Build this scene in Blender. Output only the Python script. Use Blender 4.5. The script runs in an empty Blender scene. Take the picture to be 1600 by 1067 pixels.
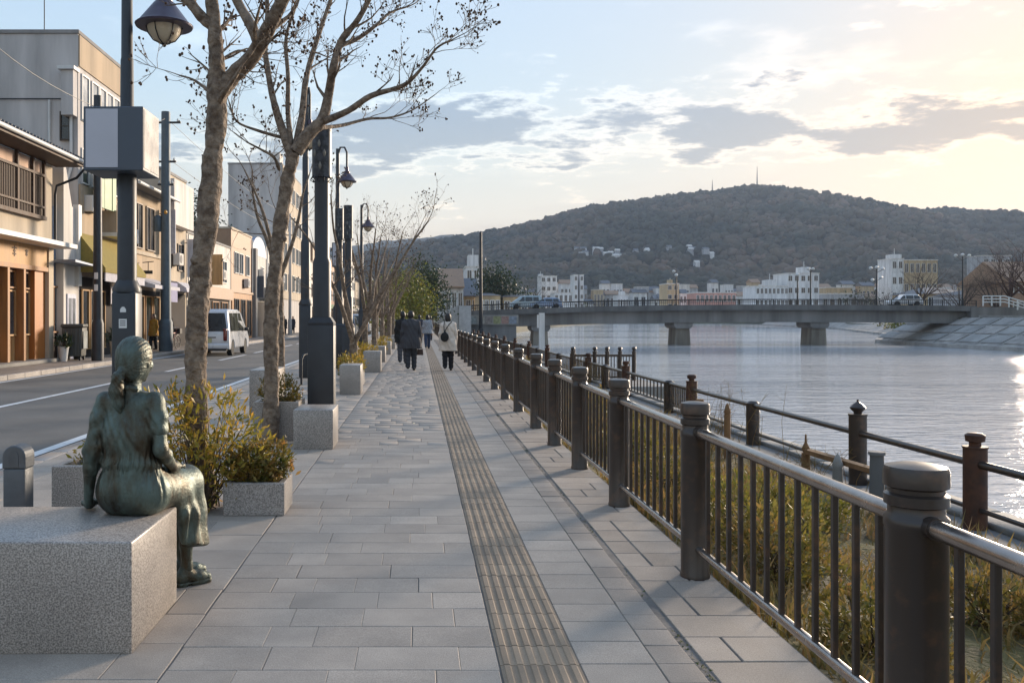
import bpy, bmesh, math, random
import numpy as np
from mathutils import Vector, Matrix, noise
R = math.radians
sc = bpy.context.scene
COL = sc.collection

# ------------------------------------------------------------------ camera
CAMH, FPX, U0, V0 = 1.45, 1400.0, 654.0, 497.0
cd = bpy.data.cameras.new('camera'); cam = bpy.data.objects.new('camera', cd); COL.objects.link(cam)
cam.location = (0, 0, CAMH); cam.rotation_euler = (R(90), 0, 0)
cd.sensor_width = 36.0; cd.lens = FPX / 1600 * 36
cd.shift_x = (800 - U0) / 1600; cd.shift_y = (V0 - 533.5) / 1600
cd.clip_start = 0.05; cd.clip_end = 9000
sc.camera = cam

# ------------------------------------------------------------------ light and sky
SUN_AZ, SUN_EL = R(40), R(9.5)
sc.view_settings.view_transform = 'Standard'; sc.view_settings.look = 'None'
sc.view_settings.gamma = 1; sc.view_settings.use_curve_mapping = False
sc.view_settings.exposure = 2.08
world = bpy.data.worlds.new('World'); sc.world = world; world.use_nodes = True
sd = bpy.data.lights.new('sun', 'SUN'); so = bpy.data.objects.new('sun', sd); COL.objects.link(so)
sd.energy = 2.1; sd.angle = R(10.0); sd.color = (1.0, 0.82, 0.63)
sdir = Vector((math.sin(SUN_AZ) * math.cos(SUN_EL), math.cos(SUN_AZ) * math.cos(SUN_EL), math.sin(SUN_EL)))
so.rotation_euler = sdir.to_track_quat('Z', 'Y').to_euler(); so.location = (60, 60, 60)

def build_sky():
    nt = world.node_tree; N = nt.nodes; L = nt.links; N.clear()
    def nd(t, **k):
        n = N.new(t)
        for a, b in k.items(): setattr(n, a, b)
        return n
    def mth(op, a, b=None, c=None, clamp=False):
        n = nd('ShaderNodeMath', operation=op, use_clamp=clamp)
        for i, v in enumerate((a, b, c)):
            if v is None: continue
            if isinstance(v, (int, float)): n.inputs[i].default_value = v
            else: L.new(v, n.inputs[i])
        return n.outputs[0]
    def sstep(v, a, b):
        n = nd('ShaderNodeMapRange', interpolation_type='SMOOTHSTEP')
        L.new(v, n.inputs[0]); n.inputs[1].default_value = a; n.inputs[2].default_value = b
        return n.outputs[0]
    def mix(f, a, b, typ='MIX'):
        n = nd('ShaderNodeMix', data_type='RGBA', blend_type=typ)
        if isinstance(f, (int, float)): n.inputs[0].default_value = f
        else: L.new(f, n.inputs[0])
        for i, v in ((6, a), (7, b)):
            if isinstance(v, tuple): n.inputs[i].default_value = v
            else: L.new(v, n.inputs[i])
        return n.outputs[2]
    out = nd('ShaderNodeOutputWorld'); bg = nd('ShaderNodeBackground'); bg.inputs[1].default_value = 0.15
    sky = nd('ShaderNodeTexSky', sky_type='NISHITA', sun_disc=False)
    sky.sun_elevation = SUN_EL; sky.sun_rotation = SUN_AZ; sky.air_density = 1.0; sky.dust_density = 0.4; sky.ozone_density = 1.3
    tc = nd('ShaderNodeTexCoord'); sp = nd('ShaderNodeSeparateXYZ'); L.new(tc.outputs['Generated'], sp.inputs[0])
    z = mth('MAXIMUM', sp.outputs[2], 0.0)
    den = mth('ADD', z, 0.07)
    px = mth('DIVIDE', sp.outputs[0], den); py = mth('DIVIDE', sp.outputs[1], den)
    cb = nd('ShaderNodeCombineXYZ'); L.new(px, cb.inputs[0]); L.new(py, cb.inputs[1])
    def noise(scale, detail, rough, off, w=0.0, dist=0.0):
        m = nd('ShaderNodeVectorMath', operation='ADD'); L.new(cb.outputs[0], m.inputs[0]); m.inputs[1].default_value = off
        n = nd('ShaderNodeTexNoise', noise_dimensions='3D'); L.new(m.outputs[0], n.inputs['Vector'])
        n.inputs['Scale'].default_value = scale; n.inputs['Detail'].default_value = detail
        n.inputs['Roughness'].default_value = rough; n.inputs['Distortion'].default_value = dist
        return n.outputs[0]
    # thin veil whitens the whole sky, more so low down
    veil = mth('MULTIPLY_ADD', sstep(z, 0.26, 0.0), 0.62, 0.06)
    lum0 = nd('ShaderNodeRGBToBW'); L.new(sky.outputs[0], lum0.inputs[0])
    # hazy bright air evens the sky out: its range is much smaller than a clear sky's
    sky_c = mix(1.0, sky.outputs[0], tuple_socket := nd('ShaderNodeCombineColor').outputs[0], 'MULTIPLY')
    fac = mth('POWER', mth('MAXIMUM', lum0.outputs[0], 0.02), -0.76)
    [L.new(fac, tuple_socket.node.inputs[i]) for i in range(3)]
    lum = nd('ShaderNodeRGBToBW'); L.new(sky_c, lum.inputs[0])
    lumc = nd('ShaderNodeCombineColor'); [L.new(lum.outputs[0], lumc.inputs[i]) for i in range(3)]
    warm = mix(1.0, lumc.outputs[0], (1.22, 1.07, 0.96, 1), 'MULTIPLY')
    base = mix(1.0, mix(veil, sky_c, warm), (1.04, 0.945, 0.90, 1), 'MULTIPLY')
    # cloud bank low over the horizon, all the way round, and wisps above it
    band = mth('MULTIPLY', sstep(z, 0.145, 0.185), sstep(z, 0.265, 0.215))
    n1 = noise(1.4, 10, 0.66, (31.5, 14.2, 4.7))
    d1 = sstep(mth('MULTIPLY_ADD', band, 0.155, n1), 0.57, 0.72)
    n2 = noise(2.2, 9, 0.62, (8.3, 4.2, 2.0))
    d2 = mth('MULTIPLY', sstep(n2, 0.52, 0.70), sstep(z, 0.11, 0.24))
    n3 = noise(0.55, 6, 0.6, (1.3, 7.7, 5.0))
    d3 = mth('MULTIPLY', sstep(n3, 0.50, 0.66), mth('MULTIPLY', sstep(z, 0.05, 0.09), sstep(z, 0.16, 0.11)))
    lit = mix(1.0, base, (1.50, 1.36, 1.26, 1), 'MULTIPLY')
    body = mix(1.0, base, (0.50, 0.55, 0.64, 1), 'MULTIPLY')
    body2 = mix(1.0, base, (0.80, 0.78, 0.82, 1), 'MULTIPLY')
    c = mix(mth('MULTIPLY', d2, 0.6), base, lit)
    c = mix(mth('MULTIPLY', d3, 0.7), c, body2)
    edge = mth('MULTIPLY', sstep(d1, 0.0, 0.3), 0.65)
    c = mix(edge, c, lit)
    c = mix(mth('MULTIPLY', sstep(d1, 0.25, 0.95), 0.88), c, body)
    L.new(c, bg.inputs[0]); L.new(bg.outputs[0], out.inputs[0])
build_sky()
cy = sc.cycles
sc.render.engine = 'CYCLES'
cy.use_denoising = True
cy.max_bounces = 6; cy.diffuse_bounces = 3; cy.glossy_bounces = 3; cy.transmission_bounces = 4; cy.volume_bounces = 0
cy.caustics_reflective = False; cy.caustics_refractive = False; cy.sample_clamp_indirect = 6

# ------------------------------------------------------------------ helpers
def W(u, v, Y):
    'the point of the place that lies Y metres ahead in that direction'
    return Vector(((u - U0) / FPX * Y, Y, CAMH - (v - V0) / FPX * Y))

def hexc(h):
    h = h.lstrip('#'); o = []
    for i in (0, 2, 4):
        c = int(h[i:i + 2], 16) / 255
        o.append(c / 12.92 if c <= 0.04045 else ((c + 0.055) / 1.055) ** 2.4)
    return tuple(o)

MATS = {}
def mat(name, col, rough=0.7, metal=0.0, var=0.18, scale=4.0, bump=0.0, bscale=30.0, col2=None, island=0.0, streak=False,
        spec=0.5, coat=0.0, trans=0.0, detail=5, speck=0.0, sscale=160.0, thr=(0.35, 0.65), bdist=0.02):
    if name in MATS: return MATS[name]
    m = bpy.data.materials.new(name); m.use_nodes = True; MATS[name] = m
    nt = m.node_tree; N = nt.nodes; L = nt.links; b = N['Principled BSDF']
    b.inputs['Roughness'].default_value = rough; b.inputs['Metallic'].default_value = metal
    b.inputs['Specular IOR Level'].default_value = spec; b.inputs['Coat Weight'].default_value = coat
    if isinstance(col, str): col = hexc(col)
    if isinstance(col2, str): col2 = hexc(col2)
    a = tuple(max(0, c * (1 - var)) for c in col); c2 = col2 if col2 else tuple(min(1, c * (1 + var)) for c in col)
    tc = N.new('ShaderNodeTexCoord'); mp = N.new('ShaderNodeMapping'); L.new(tc.outputs['Object'], mp.inputs[0])
    oi = N.new('ShaderNodeObjectInfo')
    ad = N.new('ShaderNodeVectorMath'); ad.operation = 'ADD'; L.new(mp.outputs[0], ad.inputs[0])
    mu = N.new('ShaderNodeMath'); mu.operation = 'MULTIPLY'; mu.inputs[1].default_value = 37.0; L.new(oi.outputs['Random'], mu.inputs[0])
    L.new(mu.outputs[0], ad.inputs[1])
    if streak: mp.inputs['Scale'].default_value = (1, 1, 0.12)
    nz = N.new('ShaderNodeTexNoise'); L.new(ad.outputs[0], nz.inputs['Vector']); nz.inputs['Scale'].default_value = scale
    nz.inputs['Detail'].default_value = detail; nz.inputs['Roughness'].default_value = 0.6
    mr = N.new('ShaderNodeMapRange'); L.new(nz.outputs[0], mr.inputs[0]); mr.inputs[1].default_value = thr[0]; mr.inputs[2].default_value = thr[1]
    mx = N.new('ShaderNodeMix'); mx.data_type = 'RGBA'; L.new(mr.outputs[0], mx.inputs[0])
    mx.inputs[6].default_value = (*a, 1); mx.inputs[7].default_value = (*c2, 1)
    o = mx.outputs[2]
    if island > 0:
        g = N.new('ShaderNodeNewGeometry'); s = N.new('ShaderNodeMath'); s.operation = 'ADD'
        L.new(g.outputs['Random Per Island'], s.inputs[0]); L.new(oi.outputs['Random'], s.inputs[1])
        f = N.new('ShaderNodeMath'); f.operation = 'FRACT'; L.new(s.outputs[0], f.inputs[0])
        r2 = N.new('ShaderNodeMapRange'); L.new(f.outputs[0], r2.inputs[0]); r2.inputs[3].default_value = 1 - island; r2.inputs[4].default_value = 1 + island
        hs = N.new('ShaderNodeHueSaturation'); L.new(o, hs.inputs['Color']); L.new(r2.outputs[0], hs.inputs['Value'])
        if island > 0.3:
            f2 = N.new('ShaderNodeMath'); f2.operation = 'MULTIPLY_ADD'; L.new(f.outputs[0], f2.inputs[0]); f2.inputs[1].default_value = -0.055; f2.inputs[2].default_value = 0.535
            L.new(f2.outputs[0], hs.inputs['Hue'])
        o = hs.outputs[0]
    if speck > 0:
        n2 = N.new('ShaderNodeTexNoise'); L.new(ad.outputs[0], n2.inputs['Vector']); n2.inputs['Scale'].default_value = sscale; n2.inputs['Detail'].default_value = 2
        r3 = N.new('ShaderNodeMapRange'); L.new(n2.outputs[0], r3.inputs[0]); r3.inputs[1].default_value = 0.36; r3.inputs[2].default_value = 0.64
        r3.inputs[3].default_value = 1 - speck; r3.inputs[4].default_value = 1 + speck
        ml = N.new('ShaderNodeMix'); ml.data_type = 'RGBA'; ml.blend_type = 'MULTIPLY'; ml.inputs[0].default_value = 1; L.new(o, ml.inputs[6])
        cc = N.new('ShaderNodeCombineColor'); [L.new(r3.outputs[0], cc.inputs[i]) for i in range(3)]; L.new(cc.outputs[0], ml.inputs[7]); o = ml.outputs[2]
    L.new(o, b.inputs['Base Color'])
    # uneven gloss
    rr = N.new('ShaderNodeMapRange'); L.new(nz.outputs[0], rr.inputs[0]); rr.inputs[3].default_value = max(0.03, rough - 0.12); rr.inputs[4].default_value = min(1, rough + 0.12)
    L.new(rr.outputs[0], b.inputs['Roughness'])
    if bump > 0:
        nb = N.new('ShaderNodeTexNoise'); L.new(ad.outputs[0], nb.inputs['Vector']); nb.inputs['Scale'].default_value = bscale; nb.inputs['Detail'].default_value = 6
        bp = N.new('ShaderNodeBump'); bp.inputs['Strength'].default_value = bump; bp.inputs['Distance'].default_value = bdist
        L.new(nb.outputs[0], bp.inputs['Height']); L.new(bp.outputs[0], b.inputs['Normal'])
    if trans > 0:
        t = N.new('ShaderNodeBsdfTranslucent'); L.new(o, t.inputs[0]); ms = N.new('ShaderNodeMixShader'); ms.inputs[0].default_value = trans
        L.new(b.outputs[0], ms.inputs[1]); L.new(t.outputs[0], ms.inputs[2]); L.new(ms.outputs[0], N['Material Output'].inputs[0])
    return m

def np_mesh(name, v, f, smooth=False):
    v = np.asarray(v, dtype=np.float32); f = np.asarray(f, dtype=np.int32)
    me = bpy.data.meshes.new(name); n, k = f.shape
    me.vertices.add(len(v)); me.vertices.foreach_set('co', v.ravel())
    me.loops.add(n * k); me.loops.foreach_set('vertex_index', f.ravel())
    me.polygons.add(n); me.polygons.foreach_set('loop_start', np.arange(0, n * k, k, dtype=np.int32))
    if smooth: me.polygons.foreach_set('use_smooth', np.ones(n, dtype=bool))
    me.update(calc_edges=True)
    return me

class MB:
    def __init__(s): s.v = []; s.f = []; s.sm = []
    def add(s, vs, fs, smooth=False):
        o = len(s.v); s.v.extend([tuple(p) for p in vs]); s.f.extend([tuple(i + o for i in q) for q in fs]); s.sm.extend([smooth] * len(fs)); return s
    def box(s, x0, x1, y0, y1, z0, z1):
        return s.add([(x0, y0, z0), (x1, y0, z0), (x1, y1, z0), (x0, y1, z0), (x0, y0, z1), (x1, y0, z1), (x1, y1, z1), (x0, y1, z1)],
                     [(0, 3, 2, 1), (4, 5, 6, 7), (0, 1, 5, 4), (1, 2, 6, 5), (2, 3, 7, 6), (3, 0, 4, 7)])
    def beam(s, a, b, w, h):
        a = Vector(a); b = Vector(b); t = (b - a).normalized(); up = Vector((0, 0, 1)) if abs(t.z) < 0.95 else Vector((0, 1, 0))
        x = t.cross(up).normalized() * w / 2; z = x.cross(t).normalized() * h / 2
        vs = [a - x - z, a + x - z, a + x + z, a - x + z, b - x - z, b + x - z, b + x + z, b - x + z]
        return s.add(vs, [(0, 1, 2, 3), (7, 6, 5, 4), (0, 4, 5, 1), (1, 5, 6, 2), (2, 6, 7, 3), (3, 7, 4, 0)])
    def tube(s, pts, rad, n=8, caps=True, smooth=True):
        pts = [Vector(p) for p in pts]; m = len(pts)
        if isinstance(rad, (int, float)): rad = [rad] * m
        vs = []; fs = []; x = None
        for i, p in enumerate(pts):
            t = (pts[min(i + 1, m - 1)] - pts[max(i - 1, 0)])
            t = t.normalized() if t.length > 1e-9 else Vector((0, 0, 1))
            if x is None: x = t.orthogonal().normalized()
            else:
                x = x - t * x.dot(t); x = x.normalized() if x.length > 1e-6 else t.orthogonal().normalized()
            y = t.cross(x)
            for k in range(n):
                a = 2 * math.pi * k / n; vs.append(p + (x * math.cos(a) + y * math.sin(a)) * rad[i])
        for i in range(m - 1):
            for k in range(n): k2 = (k + 1) % n; fs.append((i * n + k, i * n + k2, (i + 1) * n + k2, (i + 1) * n + k))
        s.add(vs, fs, smooth)
        if caps:
            o = len(s.v) - m * n
            s.f.append(tuple(o + k for k in range(n - 1, -1, -1))); s.f.append(tuple(o + (m - 1) * n + k for k in range(n))); s.sm += [False, False]
        return s
    def lathe(s, prof, n=16, c=(0, 0, 0), smooth=True, flat=0.0):
        'prof: (radius, z) from bottom to top'
        vs = []; fs = []
        for r, z in prof:
            for k in range(n): a = 2 * math.pi * (k + 0.5) / n; vs.append((c[0] + r * math.cos(a), c[1] + r * math.sin(a), c[2] + z))
        for i in range(len(prof) - 1):
            for k in range(n): k2 = (k + 1) % n; fs.append((i * n + k, i * n + k2, (i + 1) * n + k2, (i + 1) * n + k))
        s.add(vs, fs, smooth); o = len(s.v) - len(vs)
        if prof[0][0] > 1e-4: s.f.append(tuple(o + k for k in range(n - 1, -1, -1))); s.sm.append(False)
        if prof[-1][0] > 1e-4: s.f.append(tuple(o + (len(prof) - 1) * n + k for k in range(n))); s.sm.append(False)
        return s
    def prism(s, poly, a, b, ax='y'):
        'poly in the two other axes (x,z for y; y,z for x; x,y for z), from a to b'
        n = len(poly)
        def P(p, t): return {'y': (p[0], t, p[1]), 'x': (t, p[0], p[1]), 'z': (p[0], p[1], t)}[ax]
        vs = [P(p, a) for p in poly] + [P(p, b) for p in poly]
        fs = [tuple(range(n)), tuple(range(2 * n - 1, n - 1, -1))] + [(i, (i + 1) % n + 0, (i + 1) % n + n, i + n)[::-1] for i in range(n)]
        return s.add(vs, fs)
    def mesh(s, name='m', bevel=0.0, seg=2, fix=False, sharp=40):
        me = bpy.data.meshes.new(name); me.from_pydata(s.v, [], s.f)
        me.polygons.foreach_set('use_smooth', s.sm)
        if bevel > 0 or fix:
            bm = bmesh.new(); bm.from_mesh(me)
            if fix: bmesh.ops.recalc_face_normals(bm, faces=bm.faces)
            if bevel > 0:
                ed = [e for e in bm.edges if len(e.link_faces) == 2 and e.calc_face_angle(0) > R(sharp)]
                bmesh.ops.bevel(bm, geom=ed, offset=bevel, segments=seg, affect='EDGES', clamp_overlap=True, profile=0.5)
                for f in bm.faces: f.smooth = seg > 1
            bm.to_mesh(me); bm.free()
        me.update()
        if (bevel > 0 and seg > 1) or (bevel == 0 and any(s.sm)): me.set_sharp_from_angle(angle=R(50))
        return me

ROOTM = {}
def setp(o, label=None, cat=None, group=None, kind=None):
    if label: o['label'] = label
    if cat: o['category'] = cat
    if group: o['group'] = group
    if kind: o['kind'] = kind
    return o
def thing(name, label, cat, loc=(0, 0, 0), rz=0.0, group=None):
    o = bpy.data.objects.new(name, None); COL.objects.link(o); o.empty_display_size = 0.1
    o.location = loc; o.rotation_euler = (0, 0, rz)
    ROOTM[o.name] = Matrix.Translation(loc) @ Matrix.Rotation(rz, 4, 'Z')
    return setp(o, label, cat, group)
def P(name, me, m, parent=None, loc=(0, 0, 0), rz=0.0, world=False, rot=None, **k):
    'links one mesh object; world=True when the mesh is in world coordinates under a placed Empty'
    if isinstance(me, MB): me = me.mesh(name)
    if m and not me.materials: me.materials.append(m)
    o = bpy.data.objects.new(name, me); COL.objects.link(o); o.location = loc; o.rotation_euler = rot or (0, 0, rz)
    if parent:
        o.parent = parent
        if world: o.matrix_parent_inverse = ROOTM[parent.name].inverted()
    return setp(o, **k)
def copy_tree(o, parent=None, **k):
    c = o.copy(); COL.objects.link(c)
    if parent: c.parent = parent
    for ch in list(o.children): copy_tree(ch, c)
    return setp(c, **k)
def place(o, loc, rz=0.0):
    o.location = loc; o.rotation_euler = (0, 0, rz); return o

# ------------------------------------------------------------------ sculpting: distance fields turned into one continuous mesh
class SDF:
    def __init__(s, lo, hi, res):
        s.lo = np.array(lo, float); s.res = res; s.n = np.ceil((np.array(hi) - s.lo) / res).astype(int) + 1
        s.F = np.full(s.n, 0.25, np.float32)
        s.ax = [(s.lo[i] + res * np.arange(s.n[i])).astype(np.float32) for i in range(3)]
    def _sl(s, lo, hi):
        a = np.maximum(0, np.floor((np.array(lo) - s.lo) / s.res).astype(int)); b = np.minimum(s.n, np.ceil((np.array(hi) - s.lo) / s.res).astype(int) + 1)
        if np.any(b <= a): return None
        sl = tuple(slice(a[i], b[i]) for i in range(3))
        return sl, s.ax[0][sl[0]][:, None, None], s.ax[1][sl[1]][None, :, None], s.ax[2][sl[2]][None, None, :]
    def _put(s, sl, d, k):
        a = s.F[sl]
        if k <= 0: s.F[sl] = np.minimum(a, d); return
        h = np.clip(0.5 + 0.5 * (d - a) / k, 0, 1); s.F[sl] = d * (1 - h) + a * h - k * h * (1 - h)
    def cap(s, a, b, ra, rb=None, k=0.02):
        rb = ra if rb is None else rb; a = np.array(a, float); b = np.array(b, float); r = max(ra, rb); mg = r + 0.05 + k
        q = s._sl(np.minimum(a, b) - mg, np.maximum(a, b) + mg)
        if q is None: return s
        sl, x, y, z = q; ab = b - a; L2 = max(1e-9, float(ab @ ab))
        t = np.clip(((x - a[0]) * ab[0] + (y - a[1]) * ab[1] + (z - a[2]) * ab[2]) / L2, 0, 1)
        d = np.sqrt((x - a[0] - t * ab[0]) ** 2 + (y - a[1] - t * ab[1]) ** 2 + (z - a[2] - t * ab[2]) ** 2) - (ra + t * (rb - ra))
        s._put(sl, d, k); return s
    def chain(s, pts, rads, k=0.02):
        for i in range(len(pts) - 1): s.cap(pts[i], pts[i + 1], rads[i], rads[i + 1], k)
        return s
    def ell(s, c, r, k=0.02, rz=0.0):
        mg = max(r) + 0.05 + k; q = s._sl([c[i] - mg for i in range(3)], [c[i] + mg for i in range(3)])
        if q is None: return s
        sl, x, y, z = q; x = x - c[0]; y = y - c[1]; z = z - c[2]
        if rz: x, y = x * math.cos(rz) + y * math.sin(rz), -x * math.sin(rz) + y * math.cos(rz)
        k0 = np.sqrt((x / r[0]) ** 2 + (y / r[1]) ** 2 + (z / r[2]) ** 2); k1 = np.sqrt((x / r[0] ** 2) ** 2 + (y / r[1] ** 2) ** 2 + (z / r[2] ** 2) ** 2) + 1e-6
        s._put(sl, k0 * (k0 - 1) / k1, k); return s
    def warp(s, fn):
        s.F = fn(s.F, s.ax[0][:, None, None], s.ax[1][None, :, None], s.ax[2][None, None, :]).astype(np.float32); return s
    def mesh(s, name='body'):
        F = s.F.copy()
        F[0] = F[-1] = 0.1; F[:, 0] = F[:, -1] = 0.1; F[:, :, 0] = F[:, :, -1] = 0.1
        nx, ny, nz = F.shape; S = F < 0
        acc = np.zeros((nx - 1, ny - 1, nz - 1, 3), np.float32); cnt = np.zeros((nx - 1, ny - 1, nz - 1), np.float32)
        for axis in range(3):
            sa = [slice(None)] * 3; sb = [slice(None)] * 3; sa[axis] = slice(0, -1); sb[axis] = slice(1, None)
            A = F[tuple(sa)]; B = F[tuple(sb)]; X = S[tuple(sa)] != S[tuple(sb)]
            t = np.where(X, A / np.where(X, A - B, 1), 0); o1, o2 = [i for i in range(3) if i != axis]
            for i in (0, 1):
                for j in (0, 1):
                    sl = [slice(None)] * 3; sl[o1] = slice(i, F.shape[o1] - 1 + i); sl[o2] = slice(j, F.shape[o2] - 1 + j); sl = tuple(sl)
                    xm = X[sl]; cnt += xm; acc[..., axis] += t[sl] * xm; acc[..., o1] += i * xm; acc[..., o2] += j * xm
        M = cnt > 0; idx = np.full(M.shape, -1, np.int64); idx[M] = np.arange(M.sum()); g = np.argwhere(M)
        V = (g + acc[M] / cnt[M][:, None]) * s.res + s.lo; Q = []
        for axis in range(3):
            sa = [slice(None)] * 3; sb = [slice(None)] * 3; sa[axis] = slice(0, -1); sb[axis] = slice(1, None)
            a = S[tuple(sa)]; b = S[tuple(sb)]
            for flip, msk in ((False, a & ~b), (True, ~a & b)):
                e = np.argwhere(msk); o1, o2 = (axis + 1) % 3, (axis + 2) % 3
                e = e[(e[:, o1] > 0) & (e[:, o2] > 0)]
                def at(d1, d2):
                    q = e.copy(); q[:, o1] -= d1; q[:, o2] -= d2; return idx[q[:, 0], q[:, 1], q[:, 2]]
                q = np.stack([at(1, 1), at(0, 1), at(0, 0), at(1, 0)], 1)
                if flip: q = q[:, ::-1]
                Q.append(q)
        return np_mesh(name, V, np.concatenate(Q), True)
def sstep(a, b, x): t = np.clip((x - a) / (b - a), 0, 1); return t * t * (3 - 2 * t)
# ------------------------------------------------------------------ materials of the setting
M_slab = mat('paving_granite', '#9f9386', 0.72, var=0.13, scale=2.6, bump=0.3, bscale=90, island=0.09, speck=0.18, sscale=220, bdist=0.004)
M_slab2 = mat('paving_granite_warm', '#96897c', 0.76, var=0.13, scale=2.0, bump=0.3, bscale=80, island=0.16, speck=0.16, sscale=200, bdist=0.004)
M_tact = mat('tactile_paving', '#8c7a66', 0.82, var=0.12, scale=3, bump=0.15, bscale=90, island=0.14, speck=0.1, bdist=0.003)
M_mort = mat('mortar', '#6b655f', 0.9, var=0.25, scale=6, bump=0.3)
M_asph = mat('asphalt', '#67645f', 0.85, var=0.16, scale=0.8, bump=0.5, bscale=160, speck=0.2, sscale=260, bdist=0.006)
M_line = mat('road_paint', '#c8c8c6', 0.7, var=0.2, scale=5, thr=(0.25, 0.5), bump=0.2, bscale=100, bdist=0.004)
M_conc = mat('concrete', '#86837d', 0.85, var=0.2, scale=1.2, bump=0.3, bscale=40, speck=0.08)
M_concd = mat('stained_concrete', '#6f6e6c', 0.85, var=0.3, scale=0.6, bump=0.3, bscale=10, streak=True)
M_soil = mat('soil', '#4a3d2c', 0.95, var=0.35, scale=3, bump=0.9, bscale=18, col2='#6d6238', bdist=0.05)
M_far = mat('far_land', '#5b5a4a', 0.95, var=0.3, scale=0.05)
M_granite = mat('bench_granite', '#968e86', 0.34, var=0.10, scale=2.5, bump=0.12, bscale=200, speck=0.48, sscale=130, bdist=0.003)
M_moss = mat('moss', '#4c5222', 0.95, var=0.3, scale=20, island=0.3)

# ------------------------------------------------------------------ the large sheets
P('ground', MB().box(-2250, 3150, -430, 2950, -3.4, -3.0), M_far, kind='structure')
b = MB(); b.prism([(-420, -60), (1.66, -60), (1.66, 104), (-420, 104)], -2.9, -0.16, 'z')
P('street_land', b, M_conc, kind='structure')
# city plain beyond the river bend and the right bank
b = MB(); b.prism([(-900, 104.05), (5.5, 104.05), (8, 132), (42, 300), (72, 413), (112, 520), (160, 540), (185, 470), (161, 413), (127, 267), (97, 182), (66, 119), (66, 20), (900, 20), (1500, 1500), (-900, 1500)], -2.9, 0.1, 'z')
P('city_land', b.mesh(fix=True), M_far, kind='structure')

def water():
    m = bpy.data.materials.new('river_water'); m.use_nodes = True; nt = m.node_tree; N = nt.nodes; L = nt.links; p = N['Principled BSDF']
    p.inputs['Base Color'].default_value = (0.48, 0.495, 0.51, 1); p.inputs['Roughness'].default_value = 0.09; p.inputs['IOR'].default_value = 1.45
    tc = N.new('ShaderNodeTexCoord')
    def nz(sx, sy, scale, detail, rough=0.55):
        mp = N.new('ShaderNodeMapping'); L.new(tc.outputs['Object'], mp.inputs[0]); mp.inputs['Scale'].default_value = (sx, sy, 1); mp.inputs['Rotation'].default_value = (0, 0, R(14))
        n = N.new('ShaderNodeTexNoise'); L.new(mp.outputs[0], n.inputs['Vector']); n.inputs['Scale'].default_value = scale; n.inputs['Detail'].default_value = detail; n.inputs['Roughness'].default_value = rough; return n.outputs[0]
    a = nz(0.55, 1.5, 0.85, 4); c = nz(0.6, 1.3, 3.2, 3)
    ad = N.new('ShaderNodeMath'); ad.operation = 'MULTIPLY_ADD'; L.new(c, ad.inputs[0]); ad.inputs[1].default_value = 0.34; L.new(a, ad.inputs[2])
    # calm lanes lie between ruffled ones
    lane = nz(0.010, 0.055, 1.0, 3); mr = N.new('ShaderNodeMapRange'); L.new(lane, mr.inputs[0]); mr.inputs[1].default_value = 0.40; mr.inputs[2].default_value = 0.60; mr.inputs[3].default_value = 0.14; mr.inputs[4].default_value = 0.46
    bp = N.new('ShaderNodeBump'); bp.inputs['Distance'].default_value = 0.30; L.new(ad.outputs[0], bp.inputs['Height']); L.new(mr.outputs[0], bp.inputs['Strength']); L.new(bp.outputs[0], p.inputs['Normal'])
    return m
P('river_water', np_mesh('river_water', [(4.9, -60, -1.8), (900, -60, -1.8), (900, 700, -1.8), (4.9, 700, -1.8)], [(0, 1, 2, 3)]), water(), kind='structure')

# ------------------------------------------------------------------ road, kerbs, markings
road = P('road', MB().box(-10.5, -4.0, -20, 400, -0.159, -0.11), M_asph, kind='structure')
rng = random.Random(5)
def worn_line(x0, x1, ya, yb):
    b = MB(); b.add([(x0, ya, -0.106), (x1, ya, -0.106), (x1, yb, -0.106), (x0, yb, -0.106)], [(0, 1, 2, 3)]); return b
P('edge_line', worn_line(-4.47, -4.32, -10, 220), M_line, road)
P('edge_line', worn_line(-10.20, -10.05, -10, 220), M_line, road)
y = 4.0
for k in range(22):
    P('centre_line', worn_line(-7.42, -7.28, y, y + 5.0), M_line, road); y += 7.0 if k > 2 else 5.02
P('drain_cover', MB().box(-4.3, -4.03, 14.0, 14.5, -0.12, -0.098).mesh(bevel=0.004, seg=1), mat('iron', '#3a3938', 0.6, 0.6), road)
kerb = P('kerb', MB().box(-3.99, -3.80, -10, 300, -0.159, -0.03), M_mort, kind='structure')
me = MB().box(-0.1, 0.1, -0.297, 0.297, -0.13, 0.004).mesh(bevel=0.014, seg=2)
for k in range(90): P('kerb_stone', me, M_granite, kerb, (-3.895, 4 + 0.6 * k, rng.uniform(-.002, .002)))
P('kerb_row', MB().box(-3.99, -3.80, 57.8, 300, -0.1, 0.003), M_granite, kerb)
side = P('far_sidewalk', MB().box(-12.6, -10.5, -20, 300, -0.159, -0.006), M_mort, kind='structure')
me = MB().box(-0.1, 0.1, -0.497, 0.497, -0.13, 0.03).mesh(bevel=0.012, seg=1)
for k in range(70): P('kerb_stone', me, M_granite, side, (-10.42, 16 + k, 0))
# far pavement flags
v = []; f = []
for i in range(4):
    for j in range(140):
        x0 = -12.58 + i * 0.5; y0 = 15 + j * 0.5; o = len(v)
        z = 0.012 + rng.uniform(-.001, .001)
        v += [(x0, y0, z), (x0 + .49, y0, z), (x0 + .49, y0 + .49, z), (x0, y0 + .49, z)]; f.append((o, o + 1, o + 2, o + 3))
P('paving_flags', np_mesh('flags', v, f), M_slab2, side, kind='stuff')

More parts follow.
